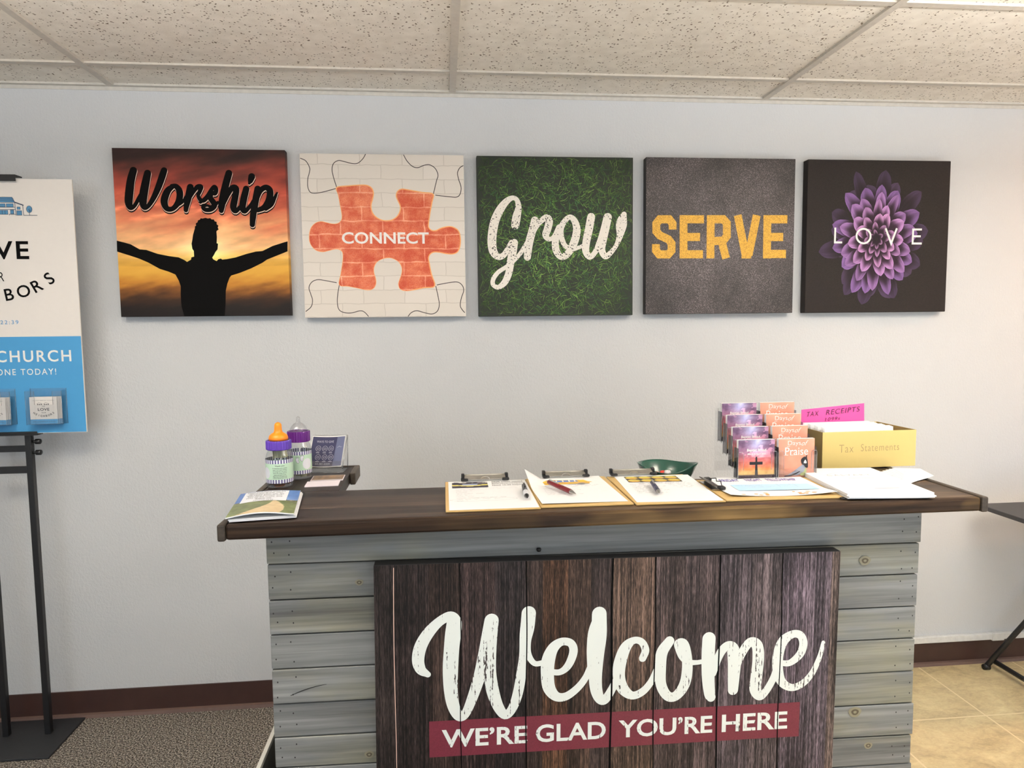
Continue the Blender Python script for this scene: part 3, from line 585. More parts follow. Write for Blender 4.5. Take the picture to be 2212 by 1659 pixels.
# ================================================================== FIVE CANVASES
CXS = [.1763, .8299, 1.4797, 2.132, 2.785]; CZS = [1.8255, 1.8157, 1.8147, 1.8175, 1.8168]
HS, CT = .3009, .0383
def canvas(i, label, side, bv=.0025):
    t = thing('canvas_print', label, 'wall art', (CXS[i], 0, CZS[i]), 0, 'square canvases in a row on the wall')
    obj('stretched_canvas', MB().box(-HS, HS, -CT, -.001, -HS, HS), side, t, bv)
    return t
def D_(k): return CT + .0004 + k * .0002
def put(t, name, b, mats): return obj(name, b, mats, t)
# --- Worship
t = canvas(0, 'sunset canvas lettered Worship with a silhouetted figure, arms spread', 'canvas_black', .0006)
sky = [(0, (24, 17, 16)), (.05, (28, 19, 17)), (.1, (52, 32, 20)), (.15, (112, 68, 28)), (.2, (186, 124, 44)), (.26, (214, 160, 62)), (.33, (226, 172, 72)), (.42, (234, 182, 126)),
       (.5, (226, 160, 112)), (.58, (214, 128, 90)), (.68, (190, 90, 66)), (.78, (164, 66, 50)), (.86, (120, 50, 40)), (.94, (72, 36, 30)), (1, (44, 26, 24))]
def sunset(u, v):
    n = float(fbm(u * 3.2 + v * 2.0, v * 15 - u * 3.2, 5)); n2 = float(fbm(u * 8, v * 28 - u * 4, 9))
    if v > .3: c = np.array(grad(min(1, v + (n - .5) * .20 * min(1, (v - .3) * 4)), sky)) * (.86 + .34 * n2 * (1 if v > .35 else .6))
    else: c = np.array(grad(max(0, v + (n2 - .5) * .07), sky))
    g = math.exp(-(((u - .52) / .16) ** 2 + ((v - .39) / .09) ** 2)); c = c + np.array((60, 75, 60)) * g
    if .55 < v < .78: c = c + 46 * max(0, n2 - .56) * np.array((1, .9, .75)) * 4 * (1 - abs(v - .66) / .12 if abs(v - .66) < .12 else 0)
    return c255(c)
put(t, 'sunset_picture', MB().grid(150, 150, lambda u, v: (-HS + (2 * HS + .0003) * u, -D_(0), -HS + (2 * HS) * v), 0, sunset), 'picture')
put(t, 'side_picture', MB().grid(2, 120, lambda u, v: (HS + .0003, -CT - .0004 + .0375 * u, -HS + (2 * HS) * v), 0, lambda u, v: sunset(.995, v)), 'picture')
b = MB().poly([(x * F, z * F) for x, z in DATA['silhouette']], V2, D_(2)); put(t, 'silhouette', b, 'ink_black')
sh = MB(); pl = MB(); ln = MB()
for j, s in enumerate(DATA['worship']):
    p = [(x * F, z * F, w * F) for x, z, w in s]; e = j * 8e-6
    sh.stroke(p, V2, D_(3) + e, dw=.001, off=(.0013, -.0070)); pl.stroke(p, V2, D_(4) + e, dw=.0010, off=(.0007, -.0022)); ln.stroke(p, V2, D_(5) + e, off=(0, .0004))
put(t, 'lettering_shadow', sh, 'ink_black'); put(t, 'lettering_outline', pl, 'pale_line'); put(t, 'lettering', ln, 'ink_black')
# --- Connect
t = canvas(1, 'white brick canvas with a red puzzle piece lettered CONNECT', 'print_white')
put(t, 'brick_picture', MB().rect(-HS + .001, HS - .001, -HS + .001, HS - .001, V2, D_(0)), 'white_brick')
b = MB()
for s in DATA['seams']: b.stroke([(x * F, z * F, w * F) for x, z, w in s], V2, D_(1), cap=False)
put(t, 'puzzle_lines', b, 'dashed_ink')
P0 = [(x * F, z * F) for x, z in DATA['puzzle']]
def smooth_closed(P, k=4):
    out = []; n = len(P); P = [np.array(p) for p in P]
    for i in range(n):
        a, b_, c, e = P[i - 1], P[i], P[(i + 1) % n], P[(i + 2) % n]
        for q in np.linspace(0, 1, k, endpoint=False): out.append(.5 * (2 * b_ + (c - a) * q + (2 * a - 5 * b_ + 4 * c - e) * q * q + (3 * b_ - a - 3 * c + e) * q ** 3))
    return [tuple(map(float, p)) for p in out]
SP = smooth_closed(P0)[::-1]
put(t, 'puzzle_outline', MB().stroke([(x, z, .004) for x, z in SP + SP[:2]], V2, D_(2), smooth=False, cap=False), 'orange_print')
put(t, 'puzzle_piece', MB().poly(SP, V2, D_(3)), 'red_brick')
(a0, b0), (a1, b1) = DATA['connect']
put(t, 'lettering', MB().text('CONNECT', a0 * F, a1 * F, b0 * F, b1 * F, V2, D_(5), 0, .02), 'print_white')
# --- Grow
t = canvas(2, 'green grass canvas lettered Grow in speckled white script', 'canvas_black')
plain('grass_dark', rgb(24, 32, 20), .6)
put(t, 'turf_ground', MB().rect(-HS + .001, HS - .001, -HS + .001, HS - .001, V2, D_(0)), 'grass_dark')
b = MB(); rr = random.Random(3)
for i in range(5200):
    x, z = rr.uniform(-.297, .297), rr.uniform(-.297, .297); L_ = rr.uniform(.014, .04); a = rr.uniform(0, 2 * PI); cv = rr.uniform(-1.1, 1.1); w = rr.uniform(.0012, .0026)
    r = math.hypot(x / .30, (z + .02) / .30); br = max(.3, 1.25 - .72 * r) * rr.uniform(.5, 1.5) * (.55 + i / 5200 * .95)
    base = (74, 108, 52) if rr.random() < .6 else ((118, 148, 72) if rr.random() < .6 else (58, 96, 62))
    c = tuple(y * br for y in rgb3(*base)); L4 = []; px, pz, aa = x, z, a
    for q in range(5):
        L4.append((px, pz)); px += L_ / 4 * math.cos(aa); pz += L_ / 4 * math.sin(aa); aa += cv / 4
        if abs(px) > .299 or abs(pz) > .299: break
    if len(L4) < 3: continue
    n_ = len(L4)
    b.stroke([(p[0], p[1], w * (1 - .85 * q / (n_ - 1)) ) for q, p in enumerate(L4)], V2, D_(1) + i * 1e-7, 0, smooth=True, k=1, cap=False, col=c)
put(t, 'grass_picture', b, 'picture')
b = MB()
for j, s in enumerate(DATA['grow']): b.stroke([(x * F, z * F, w * F) for x, z, w in s], V2, D_(5) + j * 8e-6)
put(t, 'lettering', b, 'distressed_white')
# --- Serve
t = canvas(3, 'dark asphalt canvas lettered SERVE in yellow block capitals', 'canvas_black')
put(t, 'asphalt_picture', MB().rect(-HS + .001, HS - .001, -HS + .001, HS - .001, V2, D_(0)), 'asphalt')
b = MB()
for j, s in enumerate(DATA['serve']): b.stroke([(x * F, z * F, w * F * .97) for x, z, w in s], V2, D_(2) + j * 8e-6, smooth=False, cap=False)
put(t, 'lettering', b, 'yellow_paint')
# --- Love
t = canvas(4, 'dark canvas with a large purple dahlia lettered LOVE in thin capitals', 'canvas_charcoal')
bx, bz = DATA['bloom'][0]; bx *= F; bz *= F
b = MB(); rr = random.Random(12)
rings = [(11, .128, .080, .046, .42, 0), (10, .150, .090, .040, .30, .3), (14, .122, .064, .037, .78, .15), (14, .102, .050, .034, .95, .4), (12, .080, .036, .031, 1.08, .1), (10, .058, .024, .025, 1.1, .5), (8, .037, .012, .018, .92, .2), (6, .021, .004, .011, .7, .6)]
order = 0
for n_, rt, rb, w, br, ph in rings:
    for i in range(n_):
        a = 2 * PI * (i + ph) / n_ + rr.uniform(-.12, .12); rt2 = rt * rr.uniform(.92, 1.1); w2 = w * rr.uniform(.82, 1.15); bb = br * rr.uniform(.8, 1.12)
        ca, sa = math.cos(a), math.sin(a); ox, oz = bx, bz - .004; bend = rr.uniform(-.004, .004)
        def pp(u, v):
            r = rb + (rt2 - rb) * v; hw = w2 / 2 * (math.sin(PI * min(1, .12 + .88 * v ** .9)) ** .75 if v < .62 else math.sin(PI * (.12 + .88 * .62 ** .9)) ** .75 * (1 - ((v - .62) / .38) ** 1.9) ** .8)
            y = (u - .5) * 2 * hw + bend * v * v
            X = (r * ca - y * sa) * 1.5; Zz = (r * sa + y * ca) * 1.85
            return (ox + X, -(D_(1) + order * 3e-6), oz + Zz)
        vio = max(0, min(1, (rt - .06) / .08))
        def pc(u, v):
            e = abs(u - .5) * 2; s_ = max(0, min(1, (v - .18 - .25 * (1 - e)) / .5)); s_ = s_ * s_ * (3 - 2 * s_)
            tip = np.array((190, 140, 190)) * (1 - vio) + np.array((140, 104, 176)) * vio
            base = np.array((58, 36, 52)) * .75
            c = base + (tip - base) * s_ * (.84 + .16 * e); c = c * (.5 + .5 * bb) if bb < 1 else c * min(1.12, bb)
            if br < .5: c = c * .5 + np.array((48, 40, 44)) * .5
            return c255(c * (.94 + .1 * math.sin(u * 26)))
        b.grid(8, 10, pp, 0, pc, True, flip=False); order += 1
put(t, 'dahlia_picture', b, 'picture')
b = MB()
for j, s in enumerate(DATA['love']): b.stroke([(x * F, z * F, w * F) for x, z, w in s], V2, D_(8) + j * 8e-6, smooth=(j == 1), cap=False)
put(t, 'lettering', b, 'print_white')

# ================================================================== POSTER STAND, lower left
st = thing('poster_stand', 'black metal poster stand with two posts on a flat base by the wall', 'stand', (-.496, -.12, 0))
def base_pts(): return [(-.30, -.146), (.155, -.146), (.155, .127), (-.30, .127)]
b = MB().box(-.31, .153, -.154, .097, 0, .008); obj('base_plate', b, 'base_metal', st, .002)
for x in (-.0725, .0725):
    obj('post', MB().box(x - .0105, x + .0105, -.0085, .0115, .008, 1.112), 'black_metal', st, .0015)
obj('crossbar', MB().box(-.0618, .0618, -.007, .008, 1.052, 1.073), 'black_metal', st, .001)
obj('crossbar', MB().box(-.0618, .0618, -.007, .008, .975, .999), 'black_metal', st, .001)
for z in (1.0865, 1.0475):
    b = MB(); b.tube([(.082, .001, z), (.094, .001, z)], .0045, 10)
    b.tube([(.092, .001, z), (.094, .001, z), (.109, .001, z), (.111, .001, z)], [.007, .0095, .0095, .0075], 14)
    obj('knob', b, 'black_metal', st)
obj('poster_ledge', MB().box(-.116, .116, -.030, .010, 1.1125, 1.118).box(-.116, .116, -.030, -.026, 1.118, 1.1265), 'black_metal', st, .0008)
obj('mast', MB().box(-.012, .012, .004, .014, 1.118, 2.0), 'black_metal', st)
obj('poster_clip', MB().box(-.108, .100, -.028, .014, 2.004, 2.008).box(-.108, .100, -.028, -.024, 1.986, 2.004), 'black_metal', st, .0006)
# poster
px, py = -.496, -.135
po = thing('church_poster', 'white and blue neighborhood church poster clipped on the black stand', 'poster', (px, py, 1.1185))
PH = .8770; HWp = .276
obj('poster_board', MB().box(-HWp, HWp, 0, .005, 0, PH), 'poster_white', po)
b1 = 1.4574 - 1.1185
obj('blue_panel', MB().rect(-HWp + .0015, HWp - .0015, .0015, b1, V2, .0004), 'poster_blue', po)
def X(x): return x - px
def Zp(z): return z - 1.1185
b = MB()
b.text('LOVE', -.1225, X(-.374), Zp(1.7235), Zp(1.7862), V2, .0008, 0, .018, 1.16)
b.text('OUR', -.037, X(-.4598), Zp(1.6485), Zp(1.6802), V2, .0008, 0, .0, 1.1)
b.text('WE', -.03, .03, Zp(1.812), Zp(1.842), V2, .0008, 0, 0, 1.1)
word = 'NEIGHBORS'; Rr = .335; cz = Zp(1.580) + Rr
for i, ch in enumerate(word):
    a = (i - 4) * .1545
    vs, fs = glyphs(ch, .012, 1, 0, 1, 'LEFT'); vs = vs.copy(); sc_ = .0405 / .7; vs = (vs - np.array(((vs[:, 0].min() + vs[:, 0].max()) / 2, 0))) * sc_
    o_ = []
    for x, z in vs:
        r_ = Rr - z; o_.append(V2(float(r_ * math.sin(a) + x * math.cos(a)), float(cz - r_ * math.cos(a) + x * math.sin(a)), .0008))
    b.add(o_, fs)
obj('black_lettering', b, 'ink_black', po)
b = MB().text('22:39', X(-.4822), X(-.4235), Zp(1.5012), Zp(1.5148), V2, .0008, 0, 0, 1.3); obj('verse_lettering', b, 'poster_blue', po)
b = MB().text('CHURCH', X(-.5045), X(-.257), Zp(1.3692), Zp(1.4098), V2, .0008, 0, .014, 1.2).text('ONE TODAY!', X(-.5060), X(-.310), Zp(1.324), Zp(1.3458), V2, .0008, 0, .006, 1.25)
obj('white_lettering', b, 'print_white', po)
# line-drawn houses at the top
b = MB(); T = 0.0011
def rectp(x0, x1, z0, z1, mi): b.rect(X(x0), X(x1), Zp(z0), Zp(z1), V2, .0007, mi)
def ln_(pts, w=.0016, mi=1): b.stroke([(X(x), Zp(z), w) for x, z in pts], V2, T, mi, smooth=False, cap=False)
b.poly([(X(-.50), Zp(1.9165)), (X(-.4085), Zp(1.9165)), (X(-.4170), Zp(1.9335)), (X(-.50), Zp(1.9335))], V2, .0007, 0)
for z in (1.9225, 1.928): ln_([(-.50, z), (-.412, z)], .0016)
ln_([(-.50, 1.9335), (-.417, 1.9335), (-.4085, 1.9165), (-.50, 1.9165)])
ln_([(-.409, 1.9165), (-.4075, 1.8725)]); ln_([(-.409, 1.917), (-.381, 1.9065)], .0034); ln_([(-.384, 1.9065), (-.3825, 1.873), (-.3385, 1.873)])
ln_([(-.50, 1.9000), (-.409, 1.9000)]); ln_([(-.50, 1.8925), (-.409, 1.8925)])
for x0, x1, z0, z1 in ((-.4365, -.4145, 1.901, 1.9115), (-.466, -.4405, 1.901, 1.9115), (-.468, -.433, 1.876, 1.8895), (-.4245, -.4140, 1.878, 1.8905), (-.4025, -.3925, 1.893, 1.901), (-.4045, -.3885, 1.8735, 1.8885)):
    rectp(x0, x1, z0, z1, 0); ln_([(x0, z0), (x1, z0), (x1, z1), (x0, z1), (x0, z0 - .0008)], .0012)
for x in (-.451, -.442): ln_([(x, 1.876), (x, 1.8895)], .0014)
ln_([(-.4285, 1.8725), (-.4285, 1.8765), (-.4085, 1.8765)], .0014)
cx, cz2 = -.3635, 1.8935
b.poly([(X(cx + .0088 * math.cos(a)), Zp(cz2 + .0112 * math.sin(a))) for a in np.linspace(0, 2 * PI, 26, endpoint=False)], V2, .0007, 0)
b.stroke([(X(cx + .0088 * math.cos(a)), Zp(cz2 + .0112 * math.sin(a)), .0013) for a in np.linspace(0, 2 * PI, 30)], V2, T, 1, cap=False)
ln_([(cx, 1.873), (cx, 1.896)], .0014); ln_([(cx, 1.886), (cx + .004, 1.890)], .0016); ln_([(cx, 1.889), (cx - .0035, 1.893)], .0016)
obj('house_drawing', b, ['house_blue', 'house_navy'], po)
# two acrylic card pockets stuck on the poster, each with cards
def pocket(cx_, name, lab):
    ph = thing('card_pocket', lab, 'card holder', (cx_, py - .0008, 1.152), 0, 'clear card pockets on the poster')
    a = MB(); w = .0595; d = .034; hb = .125; hf = .082
    a.box(-w, w, -.0022, 0, 0, hb).box(-w, w, -d, -.0025, 0, .002)
    a.box(-w, -w + .0018, -d, -.0025, .002, hb - .006).box(w - .0018, w, -d, -.0025, .002, hb - .006)
    a.box(-w + .0018, -.030, -d, -d + .0018, .002, hb - .008).box(.030, w - .0018, -d, -d + .0018, .002, hb - .008).box(-.0298, .0298, -d, -d + .0018, .002, .070)
    obj('pocket_shell', a, 'acrylic', ph)
    r_ = MB()
    for xx in (-w, w, -.030, .030): r_.tube([(xx, -d, .07 if abs(xx) < .04 else .0), (xx, -d, hb - .008)], .0006, 6)
    for xx in (-w, w): r_.tube([(xx, -.001, 0), (xx, -.001, hb)], .0006, 6)
    obj('pocket_edge', r_, 'acrylic_rim', ph)
    for q in range(4):
        yy = py - .0008 - .0300 + q * .0055; sx_ = q * .0022
        cdt = thing('invitation_card', 'small white and blue invitation card, %s in the %s clear pocket' % (['foremost', 'second', 'third', 'rearmost'][q], name), 'card', (cx_ - .0035 + sx_, yy, 1.1545), 0, 'invitation cards in clear pockets')
        obj('card_face', MB().box(-.045, .045, 0, .0008, 0, .094), 'poster_white', cdt)
        c2 = MB().rect(-.0448, .0448, .0002, .0165, V2, .0003); obj('blue_strip', c2, 'poster_blue', cdt)
        if q == 0:
            c2 = MB().text('LOVE', -.019, .019, .046, .0555, V2, .0004, 0, .02, 1.1).text('WE', -.005, .005, .0595, .0635, V2, .0004).text('OUR', -.0075, .0075, .0375, .0415, V2, .0004)
            for i, ch in enumerate('NEIGHBORS'):
                an = (i - 4) * .165; vs, fs = glyphs(ch, .02, 1, 0, 1, 'LEFT'); vs = (vs - np.array(((vs[:, 0].min() + vs[:, 0].max()) / 2, 0))) * (.0065 / .7); o_ = []
                for x, z in vs:
                    r0 = .054 - z; o_.append(V2(float(r0 * math.sin(an) + x * math.cos(an)), float(.0785 - r0 * math.cos(an) + x * math.sin(an)), .0004))
                c2.add(o_, fs)
            c2.text('JOIN US SUNDAYS AT 10:30 A.M.', -.037, .037, .006, .0095, V2, .0005)
            for s_ in (-1, 1):
                for hx in (0, .006, .012): c2.rect(s_ * .011 - .009 + hx, s_ * .011 - .005 + hx, .0665, .0695, V2, .0004)
                c2.stroke([(s_ * .011 - .010, .0705, .0008), (s_ * .011 - .003, .0745, .0008), (s_ * .011 + .008, .0705, .0008)], V2, .0004, smooth=False)
            obj('card_lettering', c2, 'text_dark', cdt)
            obj('church_line', MB().text('CALVARY BAPTIST CHURCH', -.036, .036, .0805, .0835, V2, .0004, 0, 0, 1.15), 'text_grey', cdt)
pocket(-.340, 'right', 'clear acrylic card pocket at the lower right of the church poster')
pocket(-.5085, 'left', 'clear acrylic card pocket on the poster cut by the left picture edge')

# ================================================================== FOLDING TABLE at right
tb = thing('folding_table', 'small black folding table with crossed tube legs beside the counter', 'table', (3.235, -.07, 0))
b = MB(); W_, D2, r_ = .78, .44, .05; pts = []
for cx_, cy_, a0 in ((W_ - r_, -r_, 0), (r_, -r_, PI / 2), (r_, -D2 + r_, PI), (W_ - r_, -D2 + r_, 1.5 * PI)):
    for q in np.linspace(0, PI / 2, 8): pts.append((cx_ + r_ * math.cos(a0 + q), cy_ + r_ * math.sin(a0 + q)))
n_ = len(pts); b.add([(x, y, .702) for x, y in pts] + [(x, y, .72) for x, y in pts], [tuple(range(n_ - 1, -1, -1)), tuple(range(n_, 2 * n_))] + [(i, (i + 1) % n_, n_ + (i + 1) % n_, n_ + i) for i in range(n_)])
obj('tabletop', b, 'table_top', tb, .003)
for y in (.0, -.40):
    obj('leg', MB().tube([(.075, y, .012), (.70, y, .688)], .011, 12), 'table_leg', tb)
for y in (-.03, -.37):
    obj('leg', MB().tube([(.70, y, .012), (.28, y, .688)], .011, 12), 'table_leg', tb)
obj('foot_bar', MB().tube([(.112, .012, .034), (.112, -.42, .034)], .010, 12), 'table_leg', tb)
obj('foot_bar', MB().tube([(.665, .0, .034), (.665, -.40, .034)], .010, 12), 'table_leg', tb)
for y in (.0, -.40): obj('foot_cap', MB().tube([(.064, y, .012), (.088, y, .012)], [.0118, .0135], 12), 'black_metal', tb)
obj('support_rail', MB().box(.06, .72, -.06, -.03, .690, .7015).box(.06, .72, -.40, -.37, .690, .7015), 'table_leg', tb)

# ================================================================== CLIPBOARDS + PAPERS + PENS
def clip_parts(t, cx_, y_, z_, ax=0):
    """metal spring clip with black corner grips, jaw towards -y"""
    w = .058
    obj('clip_plate', MB().box(cx_ - w, cx_ + w, y_ - .004, y_ + .024, z_, z_ + .0015), 'steel', t)
    b = MB(); b.obox((cx_, y_ + .008, z_ + .0085), (w, 0, 0), (0, .012, .0035), (0, -.0004, .0008)); b.tube([(cx_ - w, y_ + .020, z_ + .0125), (cx_ + w, y_ + .020, z_ + .0125)], .0024, 10)
    obj('clip_lever', b, 'steel_satin', t)
    b = MB().stroke([(cx_ - .013, .0, .0018), (cx_ - .010, .006, .0018), (cx_, .0092, .0018), (cx_ + .010, .006, .0018), (cx_ + .013, .0, .0018)], lambda u, v, d: (u, y_ - .006 - d, z_ + .004 + v), 0); obj('clip_spring', b, 'steel', t)
    for s_ in (-1, 1):
        b = MB().box(cx_ + s_ * w - .010, cx_ + s_ * w + .010, y_ - .010, y_ + .010, z_ + .0016, z_ + .0075); b.box(cx_ + s_ * (w + .004) - .0045, cx_ + s_ * (w + .004) + .0045, y_ + .0105, y_ + .024, z_ + .003, z_ + .018)
        obj('clip_grip', b, 'black_metal', t, .002)
def scribble(b, u0, u1, v, mp, h=.0035, w=.0005, mi=0, seed=1, d=.0):
    rr = random.Random(seed); x = u0
    while x < u1:
        L_ = rr.uniform(.012, .028); pts = []; xx = x
        while xx < min(x + L_, u1): pts.append((xx, v + rr.uniform(0, h), w)); xx += rr.uniform(.0012, .0022)
        if len(pts) > 2: b.stroke(pts, mp, d, mi, k=2, cap=False)
        x += L_ + rr.uniform(.004, .008)
CB = [(1.040, 1.268, -1.093, 'first'), (1.2695, 1.499, -1.084, 'second'), (1.503, 1.7295, -1.090, 'third')]
def tan_clipboard(x0, x1, y0, label):
    t = thing('clipboard', label, 'clipboard', ((x0 + x1) / 2, y0, Z + .0005), 0, 'tan clipboards on the counter')
    h = (x1 - x0) / 2; obj('backing_board', MB().box(-h, h, 0, .317, 0, .0045), 'board_tan', t, .0015)
    return t
c1 = tan_clipboard(CB[0][0], CB[0][1], CB[0][2], 'leftmost tan clipboard on the counter, with the grey and white pen'); clip_parts(c1, -.002, .309, .0065)
c2 = tan_clipboard(CB[1][0], CB[1][1], CB[1][2], 'tan clipboard second from the left, holding the school bus sheet'); clip_parts(c2, .0, .309, .0065)
c3 = tan_clipboard(CB[2][0], CB[2][1], CB[2][2], 'tan clipboard third from the left, holding the sandwich photo sheet'); clip_parts(c3, -.035, .312, .0065)
ZP = Z + .0068
def paper(name, label, loc, rz, fn, w=.2159, h=.2794, nx=10, ny=12):
    t = thing(name, label, 'paper', loc, rz, 'sheets on the clipboards')
    obj('sheet', MB().sheet(nx, ny, lambda u, v: (w * (u - .5), h * v, fn(u, v)), .0006), 'paper', t)
    return t, (lambda u, v, d=0: (u, v, fn(u / w + .5, v / h) + .0004 + d))
# sheet 1
t, mp = paper('signup_sheet', 'sign-up sheet with a dark chalk-art photo on the leftmost clipboard', (1.1565, -1.089, ZP - .001), 0, lambda u, v: .0002, h=.306)
def chalk(u, v):
    n = float(fbm(u * 6, v * 5 + 3, 2)); c = np.array((56, 52, 66)) + 50 * (n - .5)
    if abs(v - .30 - .35 * abs(u - .5)) < .07 + .04 * n: c = np.array((226, 214, 120))
    if abs(v - .52) < .12 and .3 < u < .72: c = np.array((150, 160, 190))
    if v > .75 and n > .55: c = np.array((196, 190, 186))
    return c255(c)
obj('chalk_photo', MB().grid(26, 16, lambda u, v: mp(-.098 + .098 * u, .225 + .068 * v, .0003), 0, chalk), 'picture', t)
b = MB()
for tx, v in (('Chalk artists needed', .278), ('Entertainers/helpers', .257), ('Need 10-20 helpers', .236)): b.text(tx, .012, .098, v, v + .0135, mp, .0004, 0, .012, 1.1)
obj('sheet_heading', b, 'text_dark', t)
b = MB()
for i in range(13):
    v = .198 - i * .0152; b.rect(-.092, .098, v - .0002, v + .0003, mp, .0003)
obj('ruled_lines', b, 'card_grey', t)
b = MB()
for i, u1 in enumerate((-.03, -.045, -.055, -.015, -.06, -.04, .04, .03, -.06)): scribble(b, -.088, u1, .200 - i * .0152, mp, .0055, .0007, 0, i, .0004)
scribble(b, -.04, .092, .215, mp, .004, .0005, 0, 44, .0004); scribble(b, -.03, .08, .205, mp, .004, .0005, 0, 45, .0004)
b.stroke([(-.095 + .075 + .085 * math.cos(a), .092 + .016 * math.sin(a), .0006) for a in np.linspace(0, 2 * PI, 26)], mp, .0004, 0, cap=False)
obj('handwriting', b, 'text_grey', t)
# sheet 2 (left rear corner lifted)
t, mp = paper('signup_sheet', 'sign-up sheet with a yellow school bus drawing, corner curled up', (1.3820, -1.066, ZP - .001), math.radians(1.5), lambda u, v: .0002 + .30 * max(0, v - .55) * max(0, .2 - u) + .003 * (1 - v) ** 2 * (1 - u), h=.300)
b = MB()
def rp(pts, mi, d=.0003): b.poly([(x, y) for x, y in pts], mp, d, mi)
rp([(-.066, .205), (.06, .205), (.062, .222), (.072, .225), (.06, .232), (.052, .252), (-.05, .262), (-.066, .24)], 0)
rp([(-.04, .231), (.035, .231), (.03, .248), (-.038, .253)], 1, .0006)
for x in (-.03, -.012, .006, .022): rp([(x, .231), (x + .004, .231), (x + .006, .252), (x + .002, .252)], 2, .0009)
rp([(-.066, .2175), (.062, .2175), (.062, .2215), (-.066, .2215)], 3, .0007); rp([(.0, .2025), (.058, .2025), (.056, .2055), (.0, .2055)], 3, .0008)
for x in (-.042, .036): b.poly([(x + .011 * math.cos(a), .204 + .008 * math.sin(a)) for a in np.linspace(0, 2 * PI, 16, endpoint=False)], mp, .001, 3)
obj('bus_drawing', b, ['bus_yellow', 'bus_blue', 'print_white', 'text_grey'], t)
b = MB()
for i in range(11): b.rect(-.085, .09, .158 - i * .0145, .1585 - i * .0145, mp, .0003)
obj('ruled_lines', b, 'card_grey', t)
b = MB(); scribble(b, -.07, .085, .186, mp, .006, .0008, 0, 3, .0004); scribble(b, -.05, .07, .174, mp, .006, .0008, 0, 4, .0004)
for i in range(6): scribble(b, -.078, -.02 + .02 * (i % 3), .16 - i * .0145, mp, .006, .0007, 0, 20 + i, .0004)
obj('handwriting', b, 'text_grey', t)
# sheet 3
t, mp = paper('signup_sheet', 'sign-up sheet headed by rows of sandwich photos on the third clipboard', (1.6160, -1.082, ZP - .001), math.radians(-3), lambda u, v: .0002, h=.302)
def food(u, v):
    a, c_ = (u * 4) % 1, (v * 2) % 1; r = math.hypot((a - .5) / .46, (c_ - .5) / .40); n = float(fbm(u * 30, v * 18, 7))
    if r > 1: return c255(np.array((70, 66, 62)) + 60 * (n - .5))
    if c_ > .62: return c255((226, 206, 110))
    if c_ > .42: return c255((124 + 60 * n, 160, 62))
    return c255((222, 150 + 40 * n, 84))
obj('sandwich_photo', MB().grid(72, 24, lambda u, v: mp(-.082 + .150 * u, .215 + .072 * v, .0004), 0, food), 'picture', t)
b = MB()
for i in range(13): b.rect(-.09, .095, .188 - i * .0143, .1885 - i * .0143, mp, .0003)
obj('ruled_lines', b, 'card_grey', t)
b = MB(); scribble(b, -.06, .08, .203, mp, .006, .0008, 0, 8, .0004); scribble(b, -.06, .05, .195, mp, .005, .0008, 0, 9, .0004)
for i in range(8): scribble(b, -.085, -.02 + .014 * (i % 3), .188 - i * .0143, mp, .006, .0007, 0, 50 + i, .0004)
for i in range(4): scribble(b, .01 + .008 * i, .085, .188 - i * .0143, mp, .006, .0007, 0, 70 + i, .0004)
obj('handwriting', b, 'text_dark', t)
# clipboard 4 lies sideways, clip to the left
t = thing('clipboard', 'sideways tan clipboard with the fellowship flyer, clip at its left end', 'clipboard', (1.7325, -1.0845, Z + .0005), math.radians(-1.5), 'tan clipboards on the counter')
obj('backing_board', MB().box(0, .317, 0, .2286, 0, .0045), 'board_tan', t, .0015)
e = bpy.data.objects.new('spring_clip', None); COL.objects.link(e); e.parent = t; e.location = (.020, .150, 0); e.rotation_euler = (0, 0, PI / 2)
b = MB(); b.box(-.050, .050, -.004, .020, .0065, .008); obj('clip_plate', b, 'steel', e)
b = MB(); b.obox((0, .008, .0165), (.050, 0, 0), (0, .012, .004), (0, -.0004, .001)); obj('clip_lever', b, 'dark_steel', e)
for s_ in (-1, 1): obj('clip_grip', MB().box(s_ * .052 - .011, s_ * .052 + .011, -.013, .004, .0085, .017), 'black_metal', e, .003)
obj('wire_loop', MB().tube([(-.045, -.008, .016), (-.02, -.014, .022), (.0, -.010, .018), (.02, -.016, .022), (.045, -.008, .016)], .0012, 8), 'black_metal', e)
t, mp = paper('fellowship_flyer', 'white flyer reading FRIDAY NIGHT FELLOWSHIP with a pale blue table', (1.892, -1.066, ZP - .001), math.radians(-3.5), lambda u, v: .0003 + .03 * max(0, .5 - v) ** 2 * (abs(u - .45) * 2) ** 2, w=.275, h=.222)
b = MB()
for tx, a, c_ in (('FRIDAY', -.105, -.052), ('NIGHT', -.034, .012), ('FELLOWSHIP', .026, .108)): b.text(tx, a, c_, .165, .195, mp, .0006, 0, .012, 1.05)
obj('flyer_heading', b, 'text_purple', t)
b = MB()
b.rect(-.095, .118, .055, .128, mp, .0003); obj('blue_table', b, 'table_blue', t)
b = MB(); scribble(b, -.09, .10, .140, mp, .005, .0006, 0, 31, .0004)
for i in range(3): scribble(b, -.085 + .03 * i, -.01 + .03 * i, .112 - .018 * i, mp, .006, .0006, 0, 33 + i, .0006)
for x in (.03, .075): b.rect(x, x + .0006, .055, .128, mp, .0006)
for i in range(4): scribble(b, .036, .07, .114 - .015 * i, mp, .005, .0006, 0, 60 + i, .0006)
obj('flyer_print', b, 'text_grey', t)
b = MB(); rr = random.Random(2)
for i in range(16):
    x = rr.choice((-1, 1)) * rr.uniform(.03, .10); y = rr.uniform(.006, .04); b.poly([(x + rr.uniform(.003, .008) * math.cos(a), y + .004 * math.sin(a)) for a in np.linspace(0, 2 * PI, 7, endpoint=False)], mp, .0004)
obj('leaf_border', b, 'orange_print', t)
